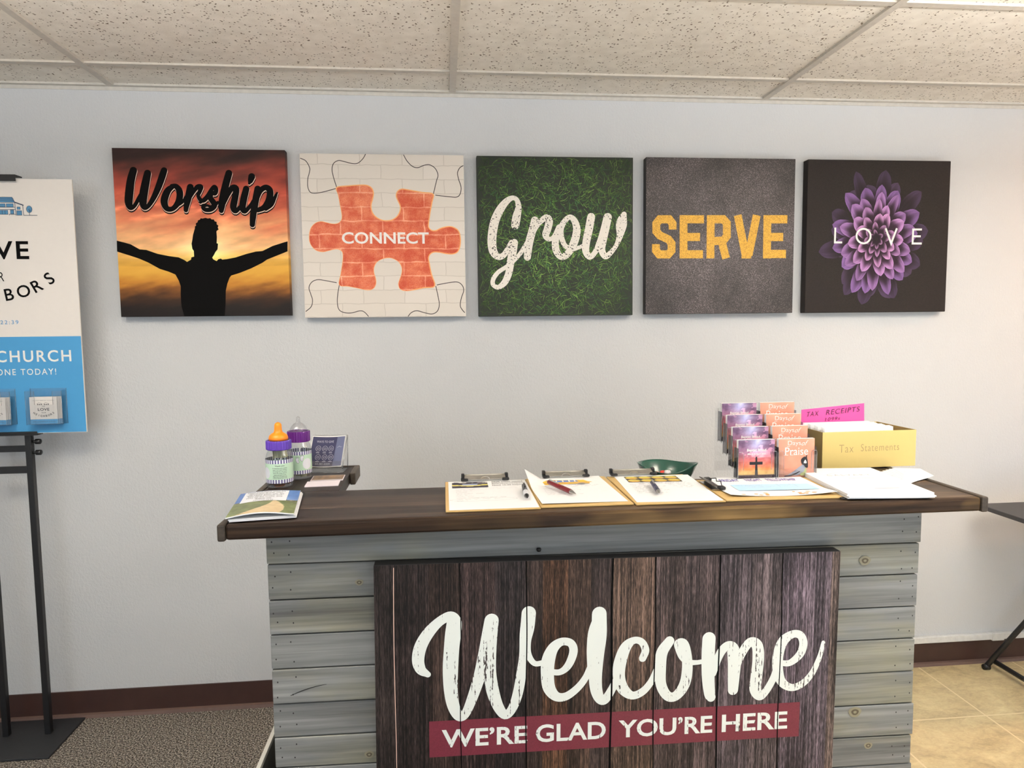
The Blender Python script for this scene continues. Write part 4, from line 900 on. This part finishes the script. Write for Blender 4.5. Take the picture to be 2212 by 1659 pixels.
# pens
def pen(label, a, b_, mats, r=.0062):
    a = Vector(a); b_ = Vector(b_); d = b_ - a; L_ = d.length
    t = thing('ballpoint_pen', label, 'pen', a, 0, 'pens on the clipboards'); t.rotation_euler = d.to_track_quat('Z', 'Y').to_euler()
    def seg(name, f0, f1, r0, r1, m): obj(name, MB().lathe([(r0, f0 * L_), (r0 * 1.02, f0 * L_ + .001), (r1 * 1.02, f1 * L_ - .001), (r1, f1 * L_)], 18), m, t)
    seg('button', 0, .06, r * .4, r * .45, mats[2]); seg('barrel', .06, .55, r * .85, r, mats[0]); seg('grip', .552, .84, r, r * .95, mats[1]); seg('tip', .842, 1.0, r * .9, r * .18, mats[2])
    obj('pocket_clip', MB().box(-.0018, .0018, r * .95, r * .95 + .0022, .08 * L_, .40 * L_), mats[2], t)
    return t
pz = Z + .0068 + .0085
pen('grey and white pen lying on the leftmost clipboard', (1.2490, -.893, pz + .001), (1.2425, -1.028, pz - .001), ['pen_grey', 'pen_white', 'black_metal'], .0068)
pen('dark red pen lying across the school bus sheet', (1.3155, -.876, pz + .0045), (1.369, -1.006, pz - .0005), ['pen_red', 'pen_red', 'steel'], .0066)
pen('navy blue pen lying below the sandwich photos', (1.5965, -.905, pz + .001), (1.5805, -1.026, pz - .001), ['pen_blue', 'pen_blue', 'steel'], .0062)

# ================================================================== LEFT WING: bottles, cards, booklets
def bend(r, zc=0.0):
    def f(u, v, d=0.0):
        a = -PI / 2 + u / r; return ((r + d) * math.cos(a), (r + d) * math.sin(a), v)
    return f
def bottle(name_lab, loc, rz, r, zs, nip, coll, kind):
    t = thing('baby_bottle', name_lab, 'baby bottle', loc, rz, 'baby bottles on the counter')
    zb, zt = zs
    prof = [(r * .80, 0), (r * .93, .002), (r, .010), (r, zb * .72), (r * .99, zb * .78), (r * .93, zb * .86), (r * .80, zb * .95), (r * .76, zb), (r * .76, zt)]
    obj('bottle_body', MB().lathe(prof, 48, cap=(True, False)), 'clear_plastic', t)
    rc = coll[1]; z0, z1 = zb - .003, zb + coll[2]
    mod = lambda i, j: 1.0 if (i % 4 < 2 or j in (0, 5)) else .965
    obj('collar', MB().lathe([(rc * .95, z0), (rc, z0 + .002), (rc, z1 - .003), (rc * .97, z1), (rc * .84, z1), (rc * .80, z1 - .002)], 112, mod=mod, cap=(True, True), smooth=False), coll[0], t)
    if kind == 'orange':
        pr = [(r * .70, z1), (r * .72, z1 + .006), (r * .66, z1 + .013), (r * .50, z1 + .018), (r * .34, z1 + .0215), (r * .29, z1 + .027), (r * .27, z1 + .037), (r * .26, z1 + .043), (r * .20, z1 + .047), (r * .08, z1 + .0495)]
    else:
        pr = [(r * .74, z1 - .001), (r * .70, z1 + .006), (r * .58, z1 + .014), (r * .40, z1 + .0205), (r * .20, z1 + .0245), (r * .165, z1 + .028), (r * .165, z1 + .036), (r * .14, z1 + .040), (r * .06, z1 + .042)]
    obj('nipple', MB().lathe(pr, 40), nip, t)
    la, lb = kindlab[kind]; n = 60; b = MB(); mp = bend(r + .0006)
    def band(v0, v1, fn):
        for i in range(n):
            a0, a1 = 2 * PI * r * (i / n - .5), 2 * PI * r * ((i + 1) / n - .5)
            b.add([mp(a0, v0), mp(a1, v0), mp(a1, v1), mp(a0, v1)], [(0, 1, 2, 3)], fn(i), True)
    h = lb - la; band(la, la + .0105, lambda i: 1 + i % 2); band(la + .0105, lb - .0105, lambda i: 0); band(lb - .0105, lb, lambda i: 1 + i % 2)
    lbo = obj('paper_label', b, ['label_mint', 'label_stripe', 'label_white'], t)
    mpt = bend(r + .0009)
    if kind == 'orange':
        b = MB(); b.text('Thank you', -.008, .018, lb - .0185, lb - .0145, mpt, 0, 0, .02)
        for i, tx in enumerate(('for supporting mothers and their', 'babies. Your support will save', 'and change lives. You may fill', 'bottle with change, bills and', 'checks and return it to us.', 'Please return the bottle so we', 'continue helping those in need.')):
            w_ = .040 * len(tx) / 32; b.text(tx, .006 - w_ * .52, .006 + w_ * .48, lb - .0245 - i * .0046, lb - .0245 - i * .0046 + .0034, mpt, 0, 0, .006)
        obj('label_lettering', b, 'text_dark', lbo)
        b = blob(-.036, (la + lb) / 2 - .004, .013, .016, mpt); obj('label_blob', b, 'label_white', lbo)
    else:
        b = MB(); w_ = MB()
        for fx, fz, ro in ((-.0045, lb - .026, .2), (.008, lb - .0205, -.15)):
            F_ = smooth_closed([(-.0045, .006), (-.005, .001), (-.0035, -.005), (0, -.0075), (.0035, -.005), (.003, 0), (.0048, .005), (.001, .0085)])
            q = [(fx + x * math.cos(ro) - z * math.sin(ro), fz + x * math.sin(ro) + z * math.cos(ro)) for x, z in F_]
            w_.poly(q[::-1] if False else q, mpt, .0001, 0); b.stroke([(x, z, .0007) for x, z in q + q[:2]], mpt, .0003, smooth=False, cap=False)
            for k_ in range(5):
                tx_, tz_ = fx - .005 + k_ * .0024, fz + .0100 + .0012 * math.sin(k_ * .9); b.stroke([(tx_ + .001 * math.cos(a), tz_ + .001 * math.sin(a), .0004) for a in np.linspace(0, 2 * PI, 9)], mpt, .0003, cap=False)
        obj('foot_shapes', w_, 'label_white', lbo); obj('foot_outlines', b, 'text_grey', lbo)
        obj('label_blob', blob(.024, (la + lb) / 2 - .004, .015, .016, mpt), 'label_white', lbo)
    return t
def blob(cu, cv, ru, rv, mp):
    return MB().grid(14, 2, lambda u, v: mp(cu + ru * (2 * u - 1), cv + rv * (2 * v - 1) * math.sqrt(max(1e-4, 1 - (2 * u - 1) ** 2)), 0), 0)
kindlab = {'orange': (.0150, .0800), 'clear': (.0180, .0840)}
B1, B2 = (.5795, -.742, Z + .0005), (.6140, -.640, Z + .0005)
bottle('baby bottle with an orange nipple and violet collar, full of coins', B1, math.radians(6), .0365, (.1085, .118), 'orange_rubber', ('violet_plastic', .0345, .0225), 'orange')
bottle('baby bottle with a clear nipple and plum collar, footprint label', B2, math.radians(10), .0345, (.1130, .124), 'clear_plastic', ('plum_plastic', .0325, .028), 'clear')
cb = MB(); rr = random.Random(5)
for i in range(64):
    a = rr.uniform(0, 2 * PI); q = rr.uniform(0, .024); z = Z + .0035 + i * .00018; tl = rr.uniform(.2, 1.3); r_ = rr.uniform(.0085, .0112)
    if i > 20: q = rr.uniform(.016, .0245)
    n_ = Vector((math.cos(a) * math.sin(tl), math.sin(a) * math.sin(tl), math.cos(tl))); u_ = n_.orthogonal().normalized(); w_ = n_.cross(u_)
    c_ = Vector((B1[0] + q * math.cos(a), B1[1] + q * math.sin(a), z + r_ * math.sin(tl) * .9))
    vs = [tuple(c_ + (u_ * math.cos(e) + w_ * math.sin(e)) * r_ + n_ * s_ * .0007) for s_ in (-1, 1) for e in np.linspace(0, 2 * PI, 18, endpoint=False)]
    cb.add(vs, [tuple(range(17, -1, -1)), tuple(range(18, 36))] + [(i_, (i_ + 1) % 18, 18 + (i_ + 1) % 18, 18 + i_) for i_ in range(18)], 0 if rr.random() < .5 else 1)
tag(obj('coins', cb, ['coin_copper', 'coin_silver']), 'heap of copper and silver coins inside the orange-nippled bottle', 'coins', None, 'stuff')
def note(label, c, rz, tilt, w, h, z):
    t = thing('banknote', label, 'banknote', (c[0], c[1], z), rz, 'banknotes in the baby bottles')
    obj('note_paper', MB().sheet(8, 3, lambda u, v: (w * (u - .5), .006 * math.sin(u * 7) + tilt * v, h * v + .003), .0004), 'banknote', t)
note('folded banknote standing inside the coin bottle', (B1[0] + .004, B1[1]), .5, .008, .040, .030, Z + .078)
note('folded banknote inside the clear-nippled bottle', (B2[0] + .002, B2[1]), -.4, .010, .034, .026, Z + .003)
# acrylic holder with giving cards
hs = thing('acrylic_holder', 'slanted clear acrylic holder with navy giving card behind the bottles', 'card holder', (.676, -.583, Z + .0005), math.radians(-4))
Wd = .054
def sl_(u, v, d=0.0): return (u, v * .70 - d * .71, .0165 + v * .714 + d * .70)
b = MB()
b.hexa([sl_(-Wd, -.004), sl_(Wd, -.004), sl_(-Wd, -.004, -.002), sl_(Wd, -.004, -.002), sl_(-Wd, .122), sl_(Wd, .122), sl_(-Wd, .122, -.002), sl_(Wd, .122, -.002)])
b.hexa([sl_(-Wd, -.004, .012), sl_(Wd, -.004, .012), sl_(-Wd, -.004, .010), sl_(Wd, -.004, .010), sl_(-Wd, .018, .012), sl_(Wd, .018, .012), sl_(-Wd, .018, .010), sl_(Wd, .018, .010)])
b.box(-Wd, Wd, .012, .075, 0, .002)
b.hexa([(Wd, -.006, .004), (Wd + .002, -.006, .004), (Wd, .075, .002), (Wd + .002, .075, .002), (Wd, .08, .102), (Wd + .002, .08, .102), (Wd, .088, .102), (Wd + .002, .088, .102)])
obj('holder_shell', b, 'acrylic', hs)
b = MB(); b.tube([sl_(Wd, -.004, 0), sl_(Wd, .122, 0)], .0011, 8); b.tube([sl_(-Wd, .122, 0), sl_(Wd, .122, 0)], .0007, 8); b.tube([sl_(-Wd, -.004, .012), sl_(Wd, -.004, .012)], .0009, 8); b.tube([(Wd, .086, .102), (Wd, .075, .002)], .0012, 8); b.tube([(-Wd, .0, .002), (Wd, .0, .002), (Wd, .075, .002)], .0011, 8)
obj('holder_edge', b, 'acrylic_rim', hs)
gc = thing('giving_card', 'navy card about ways to give in the slanted holder', 'card', (.676, -.583, Z + .0005), math.radians(-4))
def gm(u, v, d=0.0): return sl_(u, v, .0035 + d + .004 * (2 * u / .1) ** 2)
obj('card_stock', MB().grid(8, 4, lambda u, v: gm(-.051 + .102 * u, .116 * v, -.0006)), 'print_white', gc)
obj('navy_field', MB().grid(8, 4, lambda u, v: gm(-.0495 + .099 * u, .0035 + .109 * v, 0)), 'navy_card', gc)
b = MB().poly([(.022, .0035), (.0495, .0035), (.0495, .1125), (.026, .1125)], gm, .0005); obj('pale_stripe', b, 'navy_card_light', gc)
b = MB().text('WAYS TO GIVE', -.036, .016, .090, .0985, gm, .0006).text('33-381-0324', -.030, .014, .0085, .0150, gm, .0006)
for x in (-.028, -.008, .011):
    for zc in (.068, .036):
        x_ = x + (.003 if zc < .05 else 0)
        b.stroke([(x_ + .0075 * math.cos(a), zc + .010 * math.sin(a), .0010) for a in np.linspace(0, 2 * PI, 22)], gm, .0006, cap=False); b.stroke([(x_ - .003, zc - .003, .001), (x_ + .003, zc - .003, .001), (x_ + .003, zc + .003, .001), (x_ - .003, zc + .003, .001), (x_ - .003, zc - .004, .001)], gm, .0006, smooth=False)
        b.rect(x_ - .005, x_ + .005, zc - .0165, zc - .0145, gm, .0006)
b.stroke([(.030, .071, .0008), (.036, .076, .0008), (.040, .072, .0008), (.0435, .073, .0008)], gm, .0008, smooth=False)
obj('card_lettering', b, 'card_grey', gc)
# flat cards in front of the holder
t = thing('flat_card', 'tan and gold card lying flat in front of the slanted holder', 'card', (.6985, -.682, Z + .0005), math.radians(2), 'cards lying on the left wing')
obj('card_stock', MB().box(-.046, .046, -.012, .058, 0, .0022), 'pinkish_card', t)
def gold(u, v):
    n = float(fbm(u * 9, v * 3, 4)); return c255(np.array((120, 92, 60)) * (.6 + .9 * n) if v > .12 else (206, 196, 190))
obj('card_picture', MB().grid(24, 10, lambda u, v: (-.044 + .088 * u, -.0105 + .066 * v, .0025), 0, gold), 'gloss_picture', t)
t = thing('flat_card', 'pinkish white card lying flat nearest the counter front, beside the bottles', 'card', (.6965, -.765, Z + .0005), math.radians(3), 'cards lying on the left wing')
obj('card_stock', MB().box(-.046, .046, 0, .062, 0, .0026), 'pinkish_card', t)
# stack of booklets, top cover arched
BKR = math.radians(7.5)
def arch(u, v): return .0035 + .0085 * math.sin(PI * min(1, u / .97)) ** 1.0 * (.55 + .45 * (1 - v))
for q, (lab, dx) in enumerate((('lowest scripture booklet of the stack at the counter left corner', .004), ('middle scripture booklet of the stack at the counter left corner', .002))):
    t = thing('booklet', lab, 'booklet', (.619 + dx, -1.106, Z + .0034 + q * .0032), BKR, 'scripture booklets at the left corner')
    obj('pages', MB().box(-.0735, .0735, 0, .236, 0, .003), 'paper', t)
t = thing('booklet', 'top scripture booklet with a country path cover at the counter left corner', 'booklet', (.617, -1.110, Z + .0098), BKR, 'scripture booklets at the left corner')
W3, H3 = .149, .240
obj('pages', MB().sheet(14, 8, lambda u, v: (W3 * (u - .5), H3 * v, arch(u, v)), .0016), 'paper', t)
def cover(u, v):
    n = float(fbm(u * 14, v * 24, 3)); n2 = float(fbm(u * 5, v * 5, 8)); hz = .50 - .03 * abs(u - .4)
    if v > hz + .05: c = np.array((66, 106, 172)) + 40 * (n2 - .45); c = c + np.array((90, 70, 40)) * max(0, .72 - v) * 3 * (u > .75)
    elif v > hz: c = np.array((74, 78, 50)) if n > .4 else np.array((150, 140, 120))
    else:
        tt = (hz - v) / hz; cx_ = .62 - .2 * tt * tt + .06 * math.sin(tt * 3); hw = .03 + .30 * tt ** 1.1
        c = np.array((206, 182, 138)) + 30 * (n - .5) if abs(u - cx_ - .02) < hw else np.array((92, 102, 48)) + 70 * (n - .45)
    return c255(c)
def bm_(u, v, d=0.0): return (u, v, arch(u / W3 + .5, v / H3) + .0005 + d)
obj('cover_picture', MB().grid(60, 80, lambda u, v: bm_(W3 * (u - .5), H3 * (.02 + .98 * v)), 0, cover), 'gloss_picture', t)
obj('verse_panel', MB().grid(12, 10, lambda u, v: bm_(-.049 + .108 * u - .012, .122 + .114 * v, .0004)), 'label_white', t)
b = MB()
for i, tx in enumerate(('Then said Jesus unto his', 'disciples, If any man', 'will come after me, let', 'him deny himself, and', 'take up his cross, and', 'follow me.')):
    w_ = .094 * len(tx) / 24; b.text(tx, -.008 - w_ / 2, -.008 + w_ / 2, .2185 - i * .0152, .2185 - i * .0152 + .0115, bm_, .0008, 0, .006, 1.05, .2)
b.text('Matthew 16:24', -.030, .016, .1270, .1335, bm_, .0008); obj('verse_lettering', b, 'text_dark', t)

# ================================================================== GREEN BOWL with sweets
bw = thing('glazed_bowl', 'dark green glazed bowl with a wavy rim behind the clipboards', 'bowl', (1.712, -.672, .9735))
def bowlpt(r, z, a):
    w_ = 1 + .05 * math.cos(3 * a + .6) * (z / .075); return (r * w_ * math.cos(a), r * w_ * math.sin(a), z + (.006 * math.cos(2 * a + .5) + .004 * math.cos(3 * a + 2)) * (z / .075) ** 2)
prof = [(.045, 0), (.050, .004), (.066, .025), (.079, .050), (.088, .070), (.0915, .0755), (.089, .0765), (.083, .070), (.073, .050), (.060, .027), (.045, .010), (.0, .008)]
b = MB(); sg = 56; vs = [bowlpt(r, z, 2 * PI * i / sg) for r, z in prof for i in range(sg)]
b.add(vs, [(j * sg + i, j * sg + (i + 1) % sg, (j + 1) * sg + (i + 1) % sg, (j + 1) * sg + i) for j in range(len(prof) - 1) for i in range(sg)] + [tuple(range(sg - 1, -1, -1))], 0, True)
obj('bowl_body', b, 'green_glaze', bw)
rr = random.Random(8)
for i, (a, q, z, m, nm) in enumerate([(3.6, .035, .036, 'candy_red', 'red'), (4.4, .03, .038, 'candy_white', 'white'), (2.9, .05, .046, 'candy_white', 'white'), (5.2, .035, .036, 'candy_white', 'white'), (1.5, .03, .03, 'candy_red', 'red'), (.4, .035, .032, 'candy_white', 'white'), (3.0, .008, .05, 'candy_red', 'red'), (4.9, .010, .053, 'candy_white', 'white')]):
    t = thing('wrapped_candy', 'small %s wrapped sweet in the green bowl' % nm, 'candy', (1.712 + q * math.cos(a), -.672 + q * math.sin(a), .9735 + z), rr.uniform(0, 6), nm + ' sweets in the bowl')
    obj('sweet', MB().lathe([(.0, -.007), (.008, -.006), (.0115, 0), (.008, .006), (0, .007)], 16, cap=(False, False)), m, t)
    obj('wrapper', MB().add([(.009, 0, 0), (.021, .007, .003), (.023, 0, -.001), (.021, -.007, .003), (-.009, 0, 0), (-.021, .007, .003), (-.023, 0, -.001), (-.021, -.007, .003)], [(0, 3, 2, 1), (4, 5, 6, 7)]), 'clear_plastic' if m == 'x' else m, t)

# ================================================================== BROCHURE RACK
rk = thing('brochure_rack', 'clear acrylic brochure rack with four tiers of devotional booklets', 'rack', (1.972, -.81, Z + .0005))
YT = [-.058, -.018, .022, .062]; ZT = [0, .029, .0585, .0885]     # tier fronts, base heights (local)
XW = .124
rz_ = MB()
for q in range(4):
    y0, z0 = YT[q], ZT[q]
    for cx_, hw in ((-.060, .0565), (.0575, .0565)):
        b = MB(); hP = .082
        zb_ = z0 + (.002 if q else 0)
        b.box(cx_ - hw, cx_ + hw, y0 + .027, y0 + .029, zb_, z0 + .115)
        b.box(cx_ - hw, cx_ - hw + .016, y0, y0 + .002, zb_, z0 + hP).box(cx_ + hw - .016, cx_ + hw, y0, y0 + .002, zb_, z0 + hP).box(cx_ - hw + .0161, cx_ + hw - .0161, y0, y0 + .002, zb_, z0 + .030)
        b.box(cx_ - hw, cx_ + hw, y0 + .0021, y0 + .0269, zb_, zb_ + .002)
        obj('pocket', b, 'acrylic', rk)
        for s_ in (-1, 1): obj('pocket_side', MB().box(cx_ + s_ * (hw - .001) - .001, cx_ + s_ * (hw - .001) + .001, y0 + .0021, y0 + .0269, zb_ + .002, z0 + hP + .01), 'smoky_acrylic', rk)
        for s_ in (-1, 1):
            xo, xi = cx_ + s_ * hw, cx_ + s_ * (hw - .016)
            rz_.tube([(xo, y0, z0), (xo, y0, z0 + hP - .003), (xo - s_ * .003, y0, z0 + hP), (xi + s_ * .004, y0, z0 + hP), (xi, y0, z0 + hP - .006), (xi, y0, z0 + .030)], .0008, 6)
            rz_.tube([(xo, y0 + .028, z0), (xo, y0 + .028, z0 + .100)], .0007, 6)
obj('rack_edge', rz_, 'acrylic_rim', rk)
obj('rack_back', MB().box(-XW, XW, .0925, .0945, 0, .190), 'acrylic', rk)
def breadcov(u, v):
    n = float(fbm(u * 4, v * 6, 6)); n2 = float(fbm(u * 9, v * 12, 2))
    c = np.array(grad(v, [(0, (44, 26, 34)), (.10, (52, 28, 34)), (.125, (230, 190, 110)), (.2, (238, 176, 92)), (.32, (226, 122, 88)), (.5, (206, 110, 112)), (.66, (150, 98, 122)), (.85, (112, 82, 112)), (1, (96, 72, 100))]))
    c = c + (n2 - .5) * 70 * (v > .14)
    g = math.exp(-(((u - .48 - .25 * (v - .8)) / .2) ** 2 + ((v - .95) / .26) ** 2)); c = c + np.array((120, 150, 165)) * g * .8
    if v > .55 and n > .58: c = c + np.array((70, 50, 50))
    return c255(c)
def praisecov(u, v):
    n = float(fbm(u * 3, v * 3, 4)); c = np.array((216, 146, 122)) * (1.0 + .14 * (v - .5)) + 26 * (n - .5)
    e = max(0, .22 - u) / .22; c = c * (1 - .28 * e) + np.array((130, 120, 104)) * .28 * e
    if v < .12: c = c * .86
    return c255(c)
BW_, BH_ = .106, .112
def rackbook(kind, q):
    tier = ['front', 'second', 'third', 'back'][q]
    nm = 'sunset-and-cross' if kind == 0 else 'salmon pink songbird'
    t = thing('devotional_booklet', '%s devotional booklet in the %s tier of the clear rack' % (nm, tier), 'booklet', (1.972 + (-.060 if kind == 0 else .0575), -.81 + YT[q] + .0075, Z + .0005 + ZT[q] + (.0045 if q else .0025)), 0, 'devotional booklets in the clear rack')
    if kind in books:
        for ch in books[kind].children: clone(ch, parent=t)
        return
    books[kind] = t
    obj('pages', MB().box(-BW_ / 2, BW_ / 2, .0005, .012, 0, BH_), 'paper', t)
    fn = breadcov if kind == 0 else praisecov
    cv = obj('cover', MB().grid(44, 48, lambda u, v: (-BW_ / 2 + BW_ * u, 0, BH_ * v), 0, fn), 'gloss_picture', t)
    if kind == 0:
        b = MB().text('Baptist Bread', -.028, .028, .0775, .0870, V2, .0006, 0, .02).text('March & April 2025', -.026, .027, .0685, .0745, V2, .0006, 0, .02); obj('title', b, 'print_white', t)
        b = MB().poly([(-.0045, 0), (.0055, 0), (.0015, .064), (-.0025, .064)], V2, .0006).rect(-.020, .018, .0415, .0500, V2, .0008); obj('cross', b, 'bird_black', t)
    else:
        b = MB().text('Days', -.026, .012, .0905, .1065, V2, .0006, 0, -.004).text('of', .014, .034, .0925, .1065, V2, .0006, 0, -.006, 1, .5).text('Praise', -.034, .034, .0655, .0880, V2, .0006, 0, .002)
        b.rect(-.0365, -.0245, .0655, .0668, V2, .0006).rect(-.0285, -.0195, .0905, .0915, V2, .0006).rect(-.0175, -.009, .0655, .0665, V2, .0006); obj('title', b, 'print_white', t)
        b = MB(); S_ = lambda pts, mi, d: b.poly(smooth_closed(pts), V2, d, mi)
        S_([(-.030, .006), (-.010, .018), (.012, .034), (.024, .040), (.030, .030), (.022, .016), (.006, .008), (-.012, .008)], 1, .0006)
        S_([(.012, .012), (.022, .018), (.028, .030), (.030, .016), (.026, .008), (.014, .007)], 2, .0008)
        S_([(.016, .040), (.014, .052), (.022, .060), (.030, .058), (.0335, .046), (.034, .030), (.027, .030), (.022, .036)], 0, .0010)
        S_([(.0215, .043), (.026, .052), (.030, .042)], 3, .0012)
        b.poly([(.026, .058), (.031, .054), (.031, .067)], V2, .0011, 0); b.stroke([(-.034, .006, .003), (-.012, .009, .004), (.010, .018, .002)], V2, .0012, 0)
        obj('songbird', b, ['bird_black', 'bird_blue', 'bird_green', 'print_white'], t)
books = {}
for q in range(4):
    rackbook(0, q); rackbook(1, q)

# ================================================================== TAX STATEMENT BOX
bxr = math.radians(1.5)
bx_ = thing('cardboard_box', 'open yellow cardboard box lettered Tax Statements, holding white envelopes', 'box', (2.312, -.662, Z + .0034), bxr)
hw, hd, hh, wl = .1515, .0945, .1105, .003
obj('front_panel', MB().box(-hw, hw, -hd, -hd + wl, 0, hh), 'box_tan', bx_, .0008)
obj('back_panel', MB().box(-hw, hw, hd - wl, hd, 0, hh), 'box_tan', bx_, .0008)
for s_ in (-1, 1): obj('side_panel', MB().box(s_ * hw - (wl if s_ > 0 else 0), s_ * hw + (wl if s_ < 0 else 0), -hd + wl, hd - wl, 0, hh), 'box_dark', bx_)
obj('bottom_panel', MB().box(-hw + wl, hw - wl, -hd + wl, hd - wl, 0, wl), 'box_dark', bx_)
b = MB().text('Tax', -.098, -.052, .048, .072, V2, hd + .0004, 0, -.008, 1.15).text('Statements', -.028, .096, .050, .072, V2, hd + .0004, 0, -.008, 1.15); obj('pencil_lettering', b, 'pencil', bx_)
env0 = None
for i in range(11):
    y = -.083 + i * .0125
    lab = 'white envelope standing in the tax statement box, number %d counted from the front' % (i + 1)
    ordn = ['foremost', 'second', 'third', 'fourth', 'fifth', 'sixth', 'seventh', 'eighth', 'ninth', 'tenth', 'eleventh'][i]
    lab = 'white envelope in the yellow box, %s from the front' % ordn if i else 'white envelope in the yellow box, foremost of the row'
    ca, sa = math.cos(bxr), math.sin(bxr); lx, ly = -.024 + .0035 * (i % 3), y
    loc = (2.312 + lx * ca - ly * sa, -.662 + lx * sa + ly * ca, Z + .0074)
    if env0 is None:
        env0 = thing('envelope', lab, 'envelope', loc, bxr, 'white envelopes in the yellow box'); obj('envelope_paper', MB().box(-.112, .112, -.0009, .0009, 0, .1165), 'paper', env0, .0004)
        obj('flap', MB().poly([(-.11, .116), (0, .062), (.11, .116)][::-1], V2, -.0014), 'label_white', env0)
        env0.rotation_euler = (math.radians(-4), 0, bxr)
    else:
        c = clone(env0, lab, loc); c.rotation_euler = (math.radians(-4), 0, bxr)
pk = thing('divider_card', 'bright pink divider card lettered TAX RECEIPTS in the yellow box', 'card', (2.286, -.604, Z + .0074), math.radians(2))
obj('card_stock', MB().hexa([(-.110, 0, .0), (.112, 0, .0), (-.110, .0012, .0), (.112, .0012, .0), (-.100, .016, .155), (.117, .016, .1705), (-.100, .0172, .155), (.117, .0172, .1705)]), 'pink_card', pk)
def pm_(u, v, d=0.0): return (u, v * .1 - .0006 - d, v + (u + .1) * .075)
b = MB().text('TAX', -.083, -.042, .131, .146, pm_, .0006, 0, -.006, 1.15, .25).text('RECEIPTS', -.018, .100, .130, .146, pm_, .0006, 0, -.006, 1.15, .2).text('1099s', -.022, .030, .110, .121, pm_, .0006, 0, -.008, 1.2, .25)
obj('marker_lettering', b, 'marker', pk)

# ================================================================== LETTERHEAD STACK + CARDS at right
SR = math.radians(-5.5)
t = thing('dark_clipboard', 'dark clipboard lying under the white letterhead stack', 'clipboard', (2.1360, -1.122, Z + .0005), SR)
obj('backing_board', MB().box(-.115, .105, .008, .318, 0, .004), 'dark_binder', t, .0012)
for q in range(4):
    lab = ['lowest letterhead packet of the white stack by the yellow box', 'second lowest letterhead packet of the white stack', 'second packet from the top of the white letterhead stack', 'topmost letterhead packet with a mountain outline printed on it'][q]
    dx = [.0, .002, -.001, .001][q]; z0 = Z + .0049 + q * .0031
    t = thing('letterhead_packet', lab, 'paper', (2.1385 + dx, -1.125 + [.0, -.003, .002, .004][q], z0), SR + math.radians([0, .4, -.3, .2][q]), 'letterhead packets in the white stack')
    fn = lambda u, v: .0028 + .0035 * max(0, u - .8) * (v < 2)
    obj('sheets', MB().sheet(10, 6, lambda u, v: (.2159 * (u - .5), .31 * v, fn(u, v)), .0026), 'paper', t)
def sm(u, v, d=0.0): return (u, v, .0031 + d + .0035 * max(0, u / .2159 + .5 - .8))
b = MB().text('CALVARY', -.062, .058, .205, .222, sm, .0002, 0, .0, 1.5).text('Baptist Church', -.020, .050, .168, .178, sm, .0002)
b.stroke([(-.078, .222, .0008), (-.055, .200, .0008), (-.066, .200, .0008)], sm, .0003, smooth=False); b.stroke([(-.05, .228, .0009), (-.018, .247, .0009), (0, .236, .0009), (.016, .243, .0009), (.07, .222, .0009)], sm, .0003, smooth=False)
b.rect(-.012, .052, .052, .0575, sm, .0002); obj('letterhead_print', b, 'card_grey', t)
cd0 = None
for i in range(12):
    f = i / 11; a = math.radians(36 - 52 * f); loc = (2.300 + .062 * f, -.965 + .050 * f, Z + .0006 + i * .0009)
    ordn = ['lowest', 'second lowest', 'third lowest', 'fourth lowest', 'fifth lowest', 'sixth lowest', 'sixth from top', 'fifth from top', 'fourth from top', 'third from top', 'second from top', 'topmost'][i]
    lab = 'white business card, %s of the fan at the counter right end' % ordn
    if cd0 is None:
        cd0 = thing('business_card', lab, 'card', loc, a, 'white business cards fanned at the right end')
        obj('card_stock', MB().box(-.038, .038, 0, .10, 0, .0008), 'paper', cd0)
        obj('card_print', MB().text('CALVARY', -.03, .02, .045, .055, H2, .001, 0, 0, 1.3), 'card_grey', cd0)
    else: clone(cd0, lab, loc, a)
